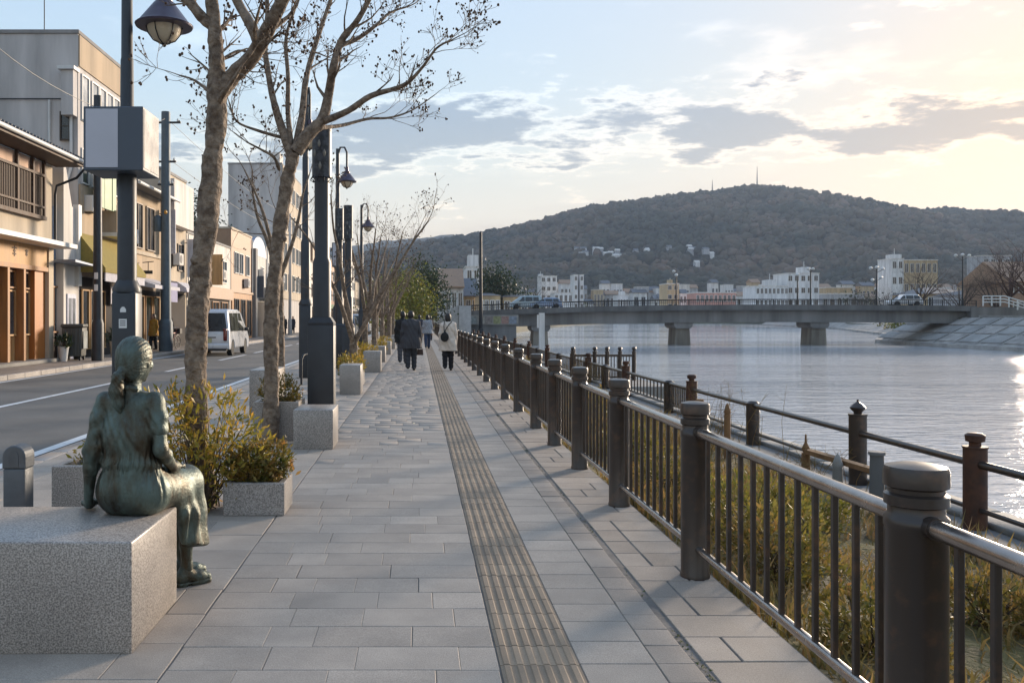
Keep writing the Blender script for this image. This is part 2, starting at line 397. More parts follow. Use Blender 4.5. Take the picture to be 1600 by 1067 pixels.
# ------------------------------------------------------------------ promenade paving, slab by slab
pav = P('promenade', MB().box(-3.80, 1.66, -12, 104, -0.159, -0.0055), M_mort, kind='structure')
SM = {}
def slab_mesh(w, d):
    key = (round(w, 3), round(d, 3))
    if key not in SM: SM[key] = MB().box(-w / 2, w / 2, -d / 2, d / 2, -0.02, 0.0).mesh(bevel=0.003, seg=1)
    return SM[key]
slabs = []
def course(x0, x1, ya, dep, lens):
    x = x0
    first = rng.uniform(.16, .5)
    while x < x1 - 0.02:
        w = first or rng.choice(lens); first = 0; a = max(x, x0); b_ = min(x + w, x1)
        if x1 - b_ < 0.14: b_ = x1
        if b_ - a > 0.1: slabs.append(((a + b_) / 2, ya + dep / 2, b_ - a - 0.004, dep - 0.004))
        x = b_ if b_ == x1 else x + w
    return
y = 1.6
while y < 60: course(-1.04, 0.335, y, 0.262, (0.22, 0.28, 0.34, 0.38, 0.44, 0.52)); y += 0.262
y = 1.6
while y < 60: course(-3.80, -1.045, y, 0.40, (0.5, 0.62, 0.8)); y += 0.40
def score(s):
    u = U0 + s[0] / s[1] * FPX; vis = 1.0 if -40 < u < 1640 and 3.1 < s[1] else 0.02
    if s[0] < -1.4 and s[1] < 4.4: vis = 0.02
    return vis * s[2] * s[3] / s[1] ** 3
slabs.sort(key=score, reverse=True)
for i, (x, y, w, d) in enumerate(slabs[:300]):
    w = round(w, 2); d = round(d, 3)
    P('paving_slab', slab_mesh(w, d), M_slab, pav, (x, y, rng.uniform(-.0012, .0012)), rot=(rng.uniform(-.002, .002), rng.uniform(-.002, .002), 0))
v = []; f = []
for x, y, w, d in slabs[300:]:
    o = len(v); z = rng.uniform(-.001, .001); e = 0.004
    for zz, s in ((-.02, 0), (z - e, 0), (z, e)):
        v += [(x - w / 2 + s, y - d / 2 + s, zz), (x + w / 2 - s, y - d / 2 + s, zz), (x + w / 2 - s, y + d / 2 - s, zz), (x - w / 2 + s, y + d / 2 - s, zz)]
    for q in (0, 4):
        for k in range(4): f.append((o + q + k, o + q + (k + 1) % 4, o + q + 4 + (k + 1) % 4, o + q + 4 + k))
    f.append((o + 8, o + 9, o + 10, o + 11))
P('paving_slab', np_mesh('slabs', v, f), M_slab, pav, kind='stuff')
P('paving_far', MB().box(-3.8, 1.66, 60, 104, -0.02, -0.001), M_slab, pav)
# raised guiding bars
b = MB().box(-.166, .166, -.106, .106, -.02, 0.0)
for k in range(6):
    x = -.166 + .332 * (k + .5) / 6
    b.add([(x - .017, -.105, 0), (x + .017, -.105, 0), (x + .017, .105, 0), (x - .017, .105, 0), (x - .011, -.102, .005), (x + .011, -.102, .005), (x + .011, .102, .005), (x - .011, .102, .005)],
          [(4, 5, 6, 7), (0, 1, 5, 4), (1, 2, 6, 5), (2, 3, 7, 6), (3, 0, 4, 7)])
me = b.mesh()
y = 1.9
for k in range(260): P('tactile_tile', me, M_tact, pav, (0.508, y, rng.uniform(-.001, .001))); y += 0.217
P('tactile_far', MB().box(.342, .674, y, 104, -.02, .002), M_tact, pav)
me = slab_mesh(0.318, 0.256)
for k in range(230): P('border_slab', me, M_slab, pav, (0.838, 1.8 + .262 * k, rng.uniform(-.001, .001)))
b = MB().box(-.080, .080, -.1015, .1015, -.02, 0.0).mesh(bevel=0.003, seg=1)
for k in range(200): P('cobble', b, M_slab2, pav, (1.083, 1.8 + .2075 * k, rng.uniform(-.003, .001)), rot=(rng.uniform(-.008, .008), rng.uniform(-.008, .008), rng.uniform(-.02, .02)))
n = 0; y = 1.6
while n < 280 and y < 62:
    x = 1.205; k = rng.random()
    cuts = [(1.205, 1.655)] if k < 0.45 else ([(1.205, 1.37), (1.375, 1.655)] if k < .75 else [(1.205, 1.5), (1.505, 1.655)])
    for a, c in cuts: P('edge_paver', slab_mesh(round(c - a - .006, 3), 0.285), M_slab2, pav, ((a + c) / 2, y, rng.uniform(-.003, .001)), rot=(rng.uniform(-.004, .004), rng.uniform(-.004, .004), 0)); n += 1
    y += 0.292
# moss and dust in the drainage slot
v = []; f = []
for k in range(1500):
    y = 2 + 30 * rng.random() ** 1.6
    if math.sin(y * 2.1) + math.sin(y * 5.3) < rng.uniform(-1, 1.5): continue
    x = 1.185 + rng.gauss(0, .008); s = rng.uniform(.004, .010); o = len(v)
    for q in range(3): v.append((x + rng.gauss(0, s), y + rng.gauss(0, s), -.008 + rng.uniform(0, .010)))
    f.append((o, o + 1, o + 2))
P('slot_moss', np_mesh('moss', v, f), M_moss, pav, kind='stuff')

# ------------------------------------------------------------------ river bank
YS = [-30, 0, 3, 6, 9, 12, 16, 20, 25, 32, 42, 60, 80, 104]
def bank_z(x):
    return float(np.interp(x, [1.66, 1.8, 2.3, 3.0, 3.8, 4.65], [-.03, -.10, -.20, -.30, -.40, -.46]))
xs = np.linspace(1.661, 4.66, 22); ysb = np.concatenate([np.linspace(-5, 45, 160), np.linspace(46, 104, 30)])
v = []; f = []
rb = np.random.default_rng(3)
for j, y in enumerate(ysb):
    for i, x in enumerate(xs): v.append((x, y, bank_z(x) + (rb.normal(0, .02) if 0 < i < 21 else 0)))
nxs = len(xs)
for j in range(len(ysb) - 1):
    for i in range(nxs - 1): o = j * nxs + i; f.append((o, o + 1, o + nxs + 1, o + nxs))
P('river_bank', np_mesh('river_bank', v, f, True), M_soil, kind='structure')
b = MB(); b.prism([(4.6, -.50), (4.62, -.44), (5.5, -.44), (5.52, -.47), (6.0, -2.9), (4.6, -2.9)], -30, 104, 'y')
wall = P('river_wall', b.mesh(fix=True), M_concd, kind='structure')
for k in range(40): P('coping_stone', MB().box(5.12, 5.56, -.47, .49, -.02, .045).mesh(bevel=.02, seg=2) if k == 0 else bpy.data.meshes['coping'], M_conc, wall, (0, k + 2, -.43 + rng.uniform(-.004, .004))).data.name = 'coping'
P('landing_platform', MB().box(5.57, 6.7, 24.2, 27.0, -2.6, -.40).mesh(bevel=.02, seg=1), M_conc, wall)

# ------------------------------------------------------------------ wooded hills
def ridge(u): return np.interp(u, [250, 400, 500, 600, 660, 720, 780, 830, 900, 960, 1030, 1100, 1150, 1190, 1240, 1300, 1360, 1400, 1440, 1480, 1540, 1600, 1700, 1900, 2200],
                                  [470, 440, 415, 396, 384, 372, 362, 352, 332, 322, 312, 304, 298, 296, 304, 320, 334, 338, 334, 330, 340, 352, 372, 400, 440])
def vnoise(x, y, s, seed):
    r_ = np.random.default_rng(seed); o = 0
    for k in range(5):
        a = r_.uniform(0, 6.28, 3); fq = 1.7 ** k / s; d = r_.uniform(0, 6.28)
        o = o + np.sin(fq * (x * math.cos(d) + y * math.sin(d)) + a[0] + 1.3 * np.sin(fq * .7 * (y * math.cos(d) - x * math.sin(d)) + a[1])) / 1.5 ** k
    return o / 2.5
Y0H, Y1H = 640.0, 1500.0
def hillz(X, Y):
    u = U0 + X / Y1H * FPX; top = CAMH + (V0 - ridge(u)) / FPX * Y1H
    t = np.clip((Y - Y0H) / (Y1H - Y0H), 0, 1.3); s = np.where(t < 1, sstep(0, 1, t) * .45 + .55 * t ** 1.25, 1 - (t - 1) * 1.2)
    return top * s + vnoise(X, Y, 62, 4) * 15 * sstep(.03, .4, t) * (1 - sstep(.75, 1.0, t) * .85)
gx = np.linspace(-700, 1900, 150); gy = np.linspace(Y0H - 30, Y1H + 300, 70)
XX, YY = np.meshgrid(gx, gy); ZZ = hillz(XX, YY) - 3
v = np.stack([XX, YY, ZZ], -1).reshape(-1, 3); nx = len(gx)
ii, jj = np.meshgrid(np.arange(nx - 1), np.arange(len(gy) - 1)); o = (jj * nx + ii).ravel()
f = np.stack([o, o + 1, o + nx + 1, o + nx], 1)
M_hill = mat('hill_ground', '#3c3a2c', 0.95, var=0.3, scale=0.02)
P('wooded_hill', np_mesh('wooded_hill', v, f, True), M_hill, kind='structure')
def ico(sub):
    bm = bmesh.new(); bmesh.ops.create_icosphere(bm, subdivisions=sub, radius=1); bm.verts.ensure_lookup_table()
    a = np.array([q.co[:] for q in bm.verts]); c = np.array([[q.index for q in g.verts] for g in bm.faces]); bm.free(); return a, c
def canopy(xs, ys, zs, rad, seed, sub=2, squash=0.9, rough=.42):
    r_ = np.random.default_rng(seed); a, c = ico(sub); n = len(xs)
    jit = 1 + rough * r_.normal(0, 1, (n, len(a), 1)).clip(-1.8, 1.8) * .6
    v = a[None] * jit * rad[:, None, None] * np.array([1, 1, squash]) + np.stack([xs, ys, zs], 1)[:, None]
    f = c[None] + (np.arange(n) * len(a))[:, None, None]
    return v.reshape(-1, 3), f.reshape(-1, 3)
r_ = np.random.default_rng(11)
n = 18000
ys_ = Y0H + 10 + (Y1H - Y0H - 8) * r_.random(n); us_ = r_.uniform(500, 1960, n)
ys_[:2400] = Y1H - np.abs(r_.normal(0, 14, 2400)); us_[:2400] = r_.uniform(520, 1960, 2400)
xs_ = (us_ - U0) / FPX * ys_; zs_ = hillz(xs_, ys_)
keep = ~((np.abs(us_ - 1000) < 120) & (np.abs(V0 - (zs_ - CAMH) / ys_ * FPX - 397) < 7) & (r_.random(n) < .75))
rad = r_.uniform(2.8, 6.2, n) * (1 + .2 * r_.normal(0, 1, n).clip(-1, 2)); rad[:2400] *= r_.uniform(.5, 1.0, 2400)
v, f = canopy(xs_[keep], ys_[keep], zs_[keep] + rad[keep] * .3, rad[keep], 5)
M_wood = mat('hill_wood', '#2f3624', 0.9, var=0.35, scale=0.007, col2='#594a38', thr=(.42, .58), island=0.48, bump=0.8, bscale=0.8, bdist=1.0)
setp(P('hill_wood', np_mesh('hill_wood', v, f, False), M_wood), 'dense brown and green winter wood covering the hill beyond the town', 'wood', kind='stuff')
# farther, lower ridge to the left
def farz(X, Y):
    u = U0 + X / 2600 * FPX; top = CAMH + (V0 - np.interp(u, [0, 300, 480, 600, 680, 760, 860, 1000], [430, 408, 392, 378, 371, 366, 376, 420])) / FPX * 2600
    t = np.clip((Y - 1900) / 700, 0, 1.3); return top * np.where(t < 1, sstep(0, 1, t), 1 - (t - 1)) + vnoise(X, Y, 90, 8) * 8 * sstep(.05, .5, t)
gx = np.linspace(-1500, 900, 130); gy = np.linspace(1850, 2800, 40); XX, YY = np.meshgrid(gx, gy); ZZ = farz(XX, YY) + np.random.default_rng(1).normal(0, 2.5, XX.shape)
nx = len(gx); ii, jj = np.meshgrid(np.arange(nx - 1), np.arange(len(gy) - 1)); o = (jj * nx + ii).ravel()
P('far_hill', np_mesh('far_hill', np.stack([XX, YY, ZZ], -1).reshape(-1, 3), np.stack([o, o + 1, o + nx + 1, o + nx], 1), True), M_hill, kind='structure')

# ------------------------------------------------------------------ the air
hz = bpy.data.materials.new('haze'); hz.use_nodes = True; N = hz.node_tree.nodes; N.remove(N['Principled BSDF'])
pv = N.new('ShaderNodeVolumePrincipled'); pv.inputs['Color'].default_value = (0.66, 0.80, 1.0, 1); pv.inputs['Density'].default_value = 0.00016; pv.inputs['Anisotropy'].default_value = 0.0
hz.node_tree.links.new(pv.outputs[0], N['Material Output'].inputs['Volume'])
P('haze', MB().box(-2300, 3200, -450, 3000, -4.5, 330), hz, kind='stuff')
# ------------------------------------------------------------------ railings
M_rail = mat('brown_rail_paint', '#3d3530', 0.36, 0.25, var=0.10, scale=11, col2='#5a4334', thr=(.52, .74), detail=8, bump=0.06, bscale=60, coat=0.15, bdist=0.003)
M_steel = mat('worn_rail_steel', '#a39a93', 0.24, 0.9, var=0.15, scale=9, bump=0.03, bscale=50, bdist=0.003)
M_rust = mat('rusty_post', '#453128', 0.6, 0.3, var=0.25, scale=7, col2='#5d3c2a', bump=0.25, bscale=60, bdist=0.004)
FX = 1.555
def post_mesh(r, h, n=24):
    s = MB().lathe([(r * 1.06, 0), (r * 1.06, .02), (r, .03), (r, h - .20), (r * 1.03, h - .195), (r * 1.03, h - .165), (r * .90, h - .155), (r * .90, h - .13)], n)
    c = MB().lathe([(r * .9, h - .13), (r * 1.02, h - .125), (r * 1.02, h - .095), (r * .9, h - .088), (r * .9, h - .075), (r * 1.04, h - .068), (r * 1.04, h - .022), (r * .98, h - .008), (r * .6, h), (0.001, h + .003)], n)
    return s.mesh('post'), c.mesh('cap')
pm, pc = post_mesh(.078, .985); pm1, pc1 = post_mesh(.090, 1.0, 32)
fy = [0.55, 2.80, 5.04, 6.95, 8.65, 10.25, 11.85, 13.95, 16.1, 18.3, 20.5, 22.7, 24.9, 27.1, 29.3, 31.5, 34, 36.5, 39, 41.5, 44, 47, 50, 53, 56, 60, 64, 68, 72, 76, 80, 84]
rail = thing('promenade_railing', 'dark brown metal railing with round capped posts along the promenade edge', 'railing', (FX, 2.8, 0))
for i, y in enumerate(fy):
    near = i == 1
    o = P('post', pm1 if near else pm, M_rail, rail, (0, y - 2.8, -.004)); P('cap', pc1 if near else pc, M_rail, o)
v = []
bal = MB().box(-.0105, .0105, -.0125, .0125, .17, .80).mesh(bevel=.003, seg=1); nb = 0; far = MB()
for i in range(len(fy) - 1):
    a, b_ = fy[i] + .06, fy[i + 1] - .06; L_ = b_ - a
    t = MB(); t.tube([(FX, a, .815), (FX, b_, .815)], .029, 16 if i < 8 else 8); 
    o = P('top_rail', t, M_steel if i < 40 else M_rail, rail, world=True)
    if i < 10:
        for yy in (a + .02, b_ - .02): P('rail_collar', MB().tube([(FX, yy - .035, .815), (FX, yy + .03, .815)], .034, 16), M_rail, rail, world=True)
    P('bottom_rail', MB().tube([(FX, a, .165), (FX, b_, .165)], .022, 12 if i < 8 else 6), M_steel, rail, world=True)
    k = max(9, round(L_ / .158)) - 1
    for q in range(k):
        yy = a + L_ * (q + 1) / (k + 1)
        if nb < 290: P('baluster', bal, M_rail, rail, (0, yy - 2.8, 0)); nb += 1
        else: far.box(FX - .0105, FX + .0105, yy - .0125, yy + .0125, .17, .80)
P('baluster', far, M_rail, rail, world=True, kind='stuff')

RX = 5.0
def fin_post(kind, h=.80, r=.098):
    sh = MB().lathe([(r, 0), (r, h - .02), (r * 1.07, h - .015), (r * 1.07, h)], 14).mesh('post')
    if kind == 'spire': pr = [(r * .45, h), (r * .45, h + .02), (r * .85, h + .06), (r * .88, h + .075), (r * .5, h + .115), (r * .12, h + .14), (r * .12, h + .165), (.001, h + .168)]
    elif kind == 'knob': pr = [(r * .5, h), (r * .5, h + .035), (r * .8, h + .045), (r * .85, h + .10), (r * .6, h + .118), (.001, h + .12)]
    else: pr = [(r * .9, h), (r * .6, h + .03), (.001, h + .035)]
    return sh, MB().lathe(pr, 14).mesh('finial')
FP = {k: fin_post(k, h) for k, h in (('spire', .80), ('knob', .74), ('low', .62))}
rr = thing('river_railing', 'lower dark metal railing with finial posts at the water edge', 'railing', (RX, 8, -.44))
ry = [(4.2, 'knob'), (6.05, 'low'), (8.05, 'knob'), (10.2, 'spire'), (13.4, 'low'), (16.4, 'knob'), (17.9, 'low'), (21.6, 'knob'), (24.0, 'low'), (26.4, 'knob')]
ry += [(29 + 2.9 * k, 'low' if k % 2 else 'knob') for k in range(20)]
for y, k in ry:
    o = P('post', FP[k][0], M_rust if k == 'knob' and y < 9 else M_rail, rr, (0, y - 8, 0)); P('finial', FP[k][1], M_rust if k == 'knob' and y < 9 else M_rail, o)
for (a, _), (b_, _) in zip(ry[:-1], ry[1:]):
    P('top_rail', MB().tube([(RX, a + .05, .145), (RX, b_ - .05, .145)], .036, 12), M_rail, rr, world=True)
    P('lower_rail', MB().tube([(RX, a + .05, -.26), (RX, b_ - .05, -.26)], .024, 8), M_rail, rr, world=True)
bal2 = MB().box(-.012, .012, -.012, .012, .18, .58).mesh(bevel=.002, seg=1)
n = 0
for (a, _), (b_, _) in zip(ry[5:], ry[6:]):
    k = 12
    for q in range(k): P('baluster', bal2, M_rail, rr, (0, a + (b_ - a) * (q + 1) / (k + 1) - 8, 0)); n += 1
lr = thing('landing_railing', 'short dark railing with ball topped posts out over the landing', 'railing', (5.4, 26.7, -.42))
ballp = MB().lathe([(.06, 0), (.06, .86), (.075, .865), (.075, .885)], 12).mesh('post'); ballc = MB().lathe([(.03, .885), (.03, .90), (.06, .93), (.068, .96), (.055, 1.0), (.02, 1.02), (.001, 1.022)], 12).mesh('ball')
for x in (4.6, 5.25, 5.62, 6.0, 6.42):
    o = P('post', ballp, M_rail, lr, (x - 5.4, 0, 0)); P('ball_finial', ballc, M_rail, o)
P('top_rail', MB().box(4.6, 6.42, 26.67, 26.73, .30, .37), M_rail, lr, world=True); P('bottom_rail', MB().box(4.6, 6.42, 26.68, 26.72, -.33, -.28), M_rail, lr, world=True)
for q in range(20): P('baluster', MB().box(-.012, .012, -.012, .012, .12, .74) .mesh() if q == 0 else bpy.data.meshes['lbal'], M_rail, lr, (4.66 + q * .09 - 5.4, 0, 0)).data.name = 'lbal'
# weathered stakes on the bank
M_wood_old = mat('weathered_wood', '#7a5a3a', 0.85, var=0.3, scale=6, bump=0.5, bscale=40, streak=True, bdist=0.01)
def stake(label, x, y, h, r, top, m):
    t = thing('bank_stake', label, 'stake', (x, y, bank_z(min(x, 4.6)) - .03))
    P('shaft', MB().lathe([(r, 0), (r * .95, h * .6), (r * .9, h)], 10), m, t)
    P('head', MB().lathe({'bead': [(r * .5, h), (r * .9, h + .05), (r * .5, h + .09), (r * .25, h + .12), (r * .2, h + .2), (.001, h + .21)], 'cone': [(r * .8, h), (r * 1.0, h + .04), (r * .5, h + .12), (.001, h + .16)], 'flat': [(r * 1.12, h), (r * 1.12, h + .03), (.001, h + .035)]}[top], 10), m, t)
stake('thin wooden stake with a dark beaded spike on the weedy bank', 4.3, 9.95, .42, .05, 'bead', M_wood_old)
stake('grey wooden stake with a cone top on the weedy bank', 4.35, 9.3, .36, .055, 'cone', M_conc)
stake('stout grey pier post with flat cap near the finial railing post', 4.45, 8.7, .60, .07, 'flat', M_concd)
stake('tall thin brown stake among dry weeds on the bank', 4.1, 11.9, .62, .045, 'cone', M_wood_old)
stake('tallest brown stake with a flat top among dry weeds', 4.05, 12.9, .70, .05, 'flat', M_wood_old)
t = thing('fallen_plank', 'weathered plank lying between stakes on the bank', 'plank', (4.4, 9.3, -.30)); P('plank', MB().beam((4.3, 9.9, -.02), (4.75, 8.2, -.12), .10, .05), M_wood_old, t, world=True)

# ------------------------------------------------------------------ granite blocks
def block(label, x0, x1, y0, y1, h, name='granite_bench', cat='bench', group=None, m=M_granite, z0=0):
    return setp(P(name, MB().box(-(x1 - x0) / 2, (x1 - x0) / 2, -(y1 - y0) / 2, (y1 - y0) / 2, 0, h).mesh(bevel=.009, seg=2), m, loc=((x0 + x1) / 2, (y0 + y1) / 2, z0 - .003)), label, cat, group)
BX, BY0, BY1, BH = -1.24, 3.87, 4.60, .487
block('big polished grey granite bench with a bronze girl sitting on it', -3.3, BX, BY0, BY1, BH)
block('speckled granite cube bench in front of the dark pillar with round sign drum', -1.385, -.945, 9.9, 10.55, .44)
block('tall pale granite block standing behind the leaning tree', -2.42, -2.05, 12.8, 13.7, .71, 'granite_block', 'block')
block('plain granite cube bench beyond the dark pillar, lone on the paving', -1.50, -1.10, 17.0, 17.75, .56)
block('granite cube bench beside the twin stemmed tree', -1.48, -1.02, 23.9, 24.8, .56)
for k, y in enumerate((29.5, 35.5, 42, 49)): block(['first', 'second', 'third', 'fourth'][k] + ' small granite cube bench past the twin stemmed tree bench', -1.5, -1.1, y, y + .8, .52, group=None)

def planter(label, x0, x1, y0, y1, h, wall=.05, group=None):
    t = thing('stone_planter', label, 'planter', ((x0 + x1) / 2, (y0 + y1) / 2, 0), group=group)
    b = MB(); w = wall
    b.add([(x0, y0, 0), (x1, y0, 0), (x1, y1, 0), (x0, y1, 0), (x0, y0, h), (x1, y0, h), (x1, y1, h), (x0, y1, h),
           (x0 + w, y0 + w, h), (x1 - w, y0 + w, h), (x1 - w, y1 - w, h), (x0 + w, y1 - w, h), (x0 + w, y0 + w, h - .12), (x1 - w, y0 + w, h - .12), (x1 - w, y1 - w, h - .12), (x0 + w, y1 - w, h - .12)],
          [(0, 3, 2, 1), (0, 1, 5, 4), (1, 2, 6, 5), (2, 3, 7, 6), (3, 0, 4, 7), (4, 5, 9, 8), (5, 6, 10, 9), (6, 7, 11, 10), (7, 4, 8, 11), (8, 9, 13, 12), (9, 10, 14, 13), (10, 11, 15, 14), (11, 8, 12, 15)])
    P('box', b.mesh(bevel=.006, seg=1), M_granite, t, world=True)
    P('earth', MB().box(x0 + w + .002, x1 - w - .002, y0 + w + .002, y1 - w - .002, .02, h - .05), M_soil, t, world=True)
    return t
planter('low granite planter with a clipped bush beside the tree', -1.435, -.985, 6.57, 7.0, .24)
planter('dark granite planter behind the seated statue', -2.46, -1.80, 6.0, 6.5, .46)
planter('granite planter wedged behind the cube bench and dark pillar', -1.95, -1.42, 10.6, 11.2, .46)
for k, y in enumerate((19.3, 26.3, 32.5, 38.5)): planter(['low granite planter just before the twin stemmed tree', 'first low granite planter past the twin stemmed tree', 'second low granite planter past the twin stemmed tree', 'third low granite planter past the twin stemmed tree'][k], -1.66, -1.2, y, y + .6, .30)

# ------------------------------------------------------------------ leaves
M_leafY = mat('shrub_leaf', '#918a36', 0.5, var=0.25, scale=8, col2='#b08c38', island=0.42, trans=0.42)
M_leafG = mat('clipped_leaf', '#5a662c', 0.5, var=0.25, scale=8, col2='#a07c3e', island=0.42, trans=0.38)
M_leafD = mat('evergreen_leaf', '#2c3a1c', 0.55, var=0.25, scale=3, island=0.35, trans=0.2)
M_leafO = mat('autumn_leaf', '#83752f', 0.55, var=0.25, scale=3, col2='#6f7a32', island=0.42, trans=0.3)
M_bankY = mat('bank_leaf_gold', '#93803c', 0.55, var=0.25, scale=3, col2='#7d7836', island=0.45, trans=0.4)
M_bankO = mat('bank_leaf_tawny', '#8a6e3c', 0.55, var=0.25, scale=3, col2='#7a7236', island=0.45, trans=0.4)
M_dry = mat('dry_weed', '#a0865a', 0.85, var=0.25, scale=1.2, col2='#86703f', island=0.40, trans=0.4)
M_stem = mat('shrub_stem', '#4b3b2a', 0.85, var=0.25, scale=20)
def leaves(pos, dirs, size, seed, asp=.38, fold=.25):
    'one folded four cornered leaf at each point'
    r_ = np.random.default_rng(seed); n = len(pos); d = dirs / (np.linalg.norm(dirs, axis=1, keepdims=True) + 1e-9)
    t = r_.normal(0, 1, (n, 3)); s = np.cross(d, t); s /= np.linalg.norm(s, axis=1, keepdims=True) + 1e-9; nn = np.cross(s, d)
    L_ = (size * r_.uniform(.6, 1.25, n))[:, None]
    a = pos; b_ = pos + d * L_ * .5 + s * L_ * asp * .5 + nn * L_ * fold * .3; c = pos + d * L_ + nn * L_ * r_.uniform(-.15, .1, (n, 1)); e = pos + d * L_ * .5 - s * L_ * asp * .5 + nn * L_ * fold * .3
    v = np.stack([a, b_, c, e], 1).reshape(-1, 3); o = np.arange(n) * 4
    return v, np.concatenate([np.stack([o, o + 1, o + 2], 1), np.stack([o, o + 2, o + 3], 1)])
def blobpts(n, lobes, r_, shell=.55):
    L_ = np.array([l[:3] for l in lobes]); Rr = np.array([l[3:] for l in lobes]); w = Rr.prod(1) ** .7; k = r_.choice(len(lobes), n, p=w / w.sum())
    d = r_.normal(0, 1, (n, 3)); d /= np.linalg.norm(d, axis=1, keepdims=True); q = (shell + (1 - shell) * r_.random((n, 1))) ** (1 / 1.5)
    return L_[k] + d * q * Rr[k], d
def shrub(label, base, lobes, n, size, m, seed, name='shrub', stems=24, group=None, asp=.38):
    r_ = np.random.default_rng(seed); t = thing(name, label, 'shrub', base, group=group)
    # shoots fan out from the base, leaves sit in whorls along them
    ends, _ = blobpts(stems, lobes, r_, .75); b = MB()
    for e in ends:
        s = np.array([r_.normal(0, .04), r_.normal(0, .04), 0]); mid = (s + e) / 2 + r_.normal(0, .03, 3); mid[2] += .03
        b.tube([s, mid, e], [.006, .004, .002], 4, False)
    P('stems', b, M_stem, t)
    pts, d = blobpts(n, lobes, r_, .5); d = d + np.array([0, 0, .7]) + r_.normal(0, .55, d.shape)
    # clump towards shoots
    q = r_.integers(0, stems, n); pull = r_.random((n, 1)) < .45; tt = r_.uniform(.6, 1.05, (n, 1)); pts = np.where(pull, ends[q] * tt + r_.normal(0, .025, (n, 3)), pts)
    pts[:, 2] = np.maximum(pts[:, 2], .0)
    v, f = leaves(pts, d, size, seed + 1, asp)
    P('leaves', np_mesh('leaves', v, f), m, t, kind='stuff'); return t
shrub('loose yellow green bush spreading round the tree trunk beside the statue', (-1.62, 6.75, .02), [(0, 0, .62, .42, .30, .30), (.30, -.1, .50, .25, .22, .20), (-.28, -.05, .72, .20, .2, .22), (.05, 0, .28, .34, .28, .30), (-.2, .05, .35, .28, .25, .3)], 2100, .066, M_leafY, 4, stems=64, asp=.32)
shrub('clipped bush with reddish tips filling the low granite planter', (-1.21, 6.78, .15), [(0, 0, .19, .25, .20, .17), (-.08, 0, .15, .19, .17, .15), (.12, .0, .24, .14, .14, .14)], 2300, .05, M_leafG, 8, stems=40)
shrub('sparse yellow plant in the dark planter behind the statue', (-2.15, 6.25, .40), [(0, 0, .08, .25, .2, .10)], 240, .06, M_leafY, 9)
shrub('round bush in the planter behind the dark pillar', (-1.70, 10.9, .42), [(0, 0, .16, .26, .24, .20), (.1, 0, .1, .2, .2, .15)], 1200, .05, M_leafG, 12)
for k, y in enumerate((19.3, 26.3, 32.5, 38.5)):
    shrub(['yellow shrub in the planter just before the twin stemmed tree', 'yellow shrub in the first planter past the twin stemmed tree', 'yellow shrub in the second planter past the twin stemmed tree', 'yellow shrub in the third planter past the twin stemmed tree'][k], (-1.43, y + .3, .22), [(0, 0, .2, .3, .3, .24), (-.15, .1, .28, .2, .2, .18)], 700, .07, M_leafY, 20 + k)
shrub('low shrub at the foot of the twin stemmed tree', (-1.6, 21.2, 0), [(0, 0, .25, .35, .5, .25)], 700, .07, M_leafG, 31)
shrub('spreading shrub by the third cube bench', (-1.75, 25.2, 0), [(0, 0, .4, .4, .4, .4)], 900, .08, M_leafY, 33)

# weeds and bushes of the bank
r_ = np.random.default_rng(21)
n = 80000; yy = 1.6 + 45 * r_.random(n) ** 1.9; xx = 1.72 + 2.85 * r_.random(n)
dens = .5 + .5 * np.sin(xx * 2.3 + np.sin(yy * .9) * 1.5) * np.sin(yy * 1.4 + 1.0); keep = r_.random(n) < .12 + .88 * np.clip(dens, 0, 1) ** 1.5; xx, yy, dens = xx[keep], yy[keep], dens[keep]; n = len(xx)
zz = np.interp(xx, [1.66, 1.8, 2.3, 3.0, 3.8, 4.65], [-.03, -.10, -.20, -.30, -.40, -.46]) - .01
h = (.05 + .17 * r_.random(n) ** 2) * (.5 + dens); lean = r_.normal(0, .5, (n, 2)); a = r_.uniform(0, 6.28, n); w = .004 + .006 * r_.random(n)
base = np.stack([xx, yy, zz], 1); side = np.stack([np.cos(a) * w, np.sin(a) * w, 0 * a], 1); mid = base + np.stack([lean[:, 0] * h * .3, lean[:, 1] * h * .3, h * .6], 1); tip = base + np.stack([lean[:, 0] * h, lean[:, 1] * h, h], 1)
v = np.stack([base - side, base + side, mid + side * .8, mid - side * .8, tip], 1).reshape(-1, 3); o = np.arange(n) * 5
f = np.concatenate([np.stack([o, o + 1, o + 2], 1), np.stack([o, o + 2, o + 3], 1), np.stack([o + 3, o + 2, o + 4], 1)])
setp(P('bank_weeds', np_mesh('bank_weeds', v, f), M_dry), 'dry yellow weeds growing over the river bank', 'weeds', kind='stuff')
for k, (x, y, s, lab) in enumerate([(2.25, 5.6, .34, 'dense green and gold bush behind the first railing panel'), (2.5, 6.7, .40, 'largest yellow green bush on the bank behind the railing'), (2.2, 4.3, .26, 'small golden bush low behind the nearest railing post'),
        (3.3, 7.6, .30, 'straggly ochre bush at mid slope of the bank'), (2.4, 8.4, .34, 'round ochre bush behind the second railing panel'), (2.6, 3.4, .24, 'low bush under the nearest railing panel'), (3.3, 5.2, .25, 'thin dry bush halfway down the bank'), (2.5, 10.6, .33, 'tawny bush behind the third railing panel')]):
    shrub(lab, (x, y, bank_z(x) - .02), [(0, 0, s * .7, s, s * 1.2, s * .7), (s * .5, -s * .5, s * .5, s * .6, s * .6, s * .5), (-s * .4, s * .6, s * .6, s * .6, s * .6, s * .6)], int(1500 * s / .3), .050, M_bankY if k % 2 else M_bankO, 50 + k, name='bank_bush', stems=30)
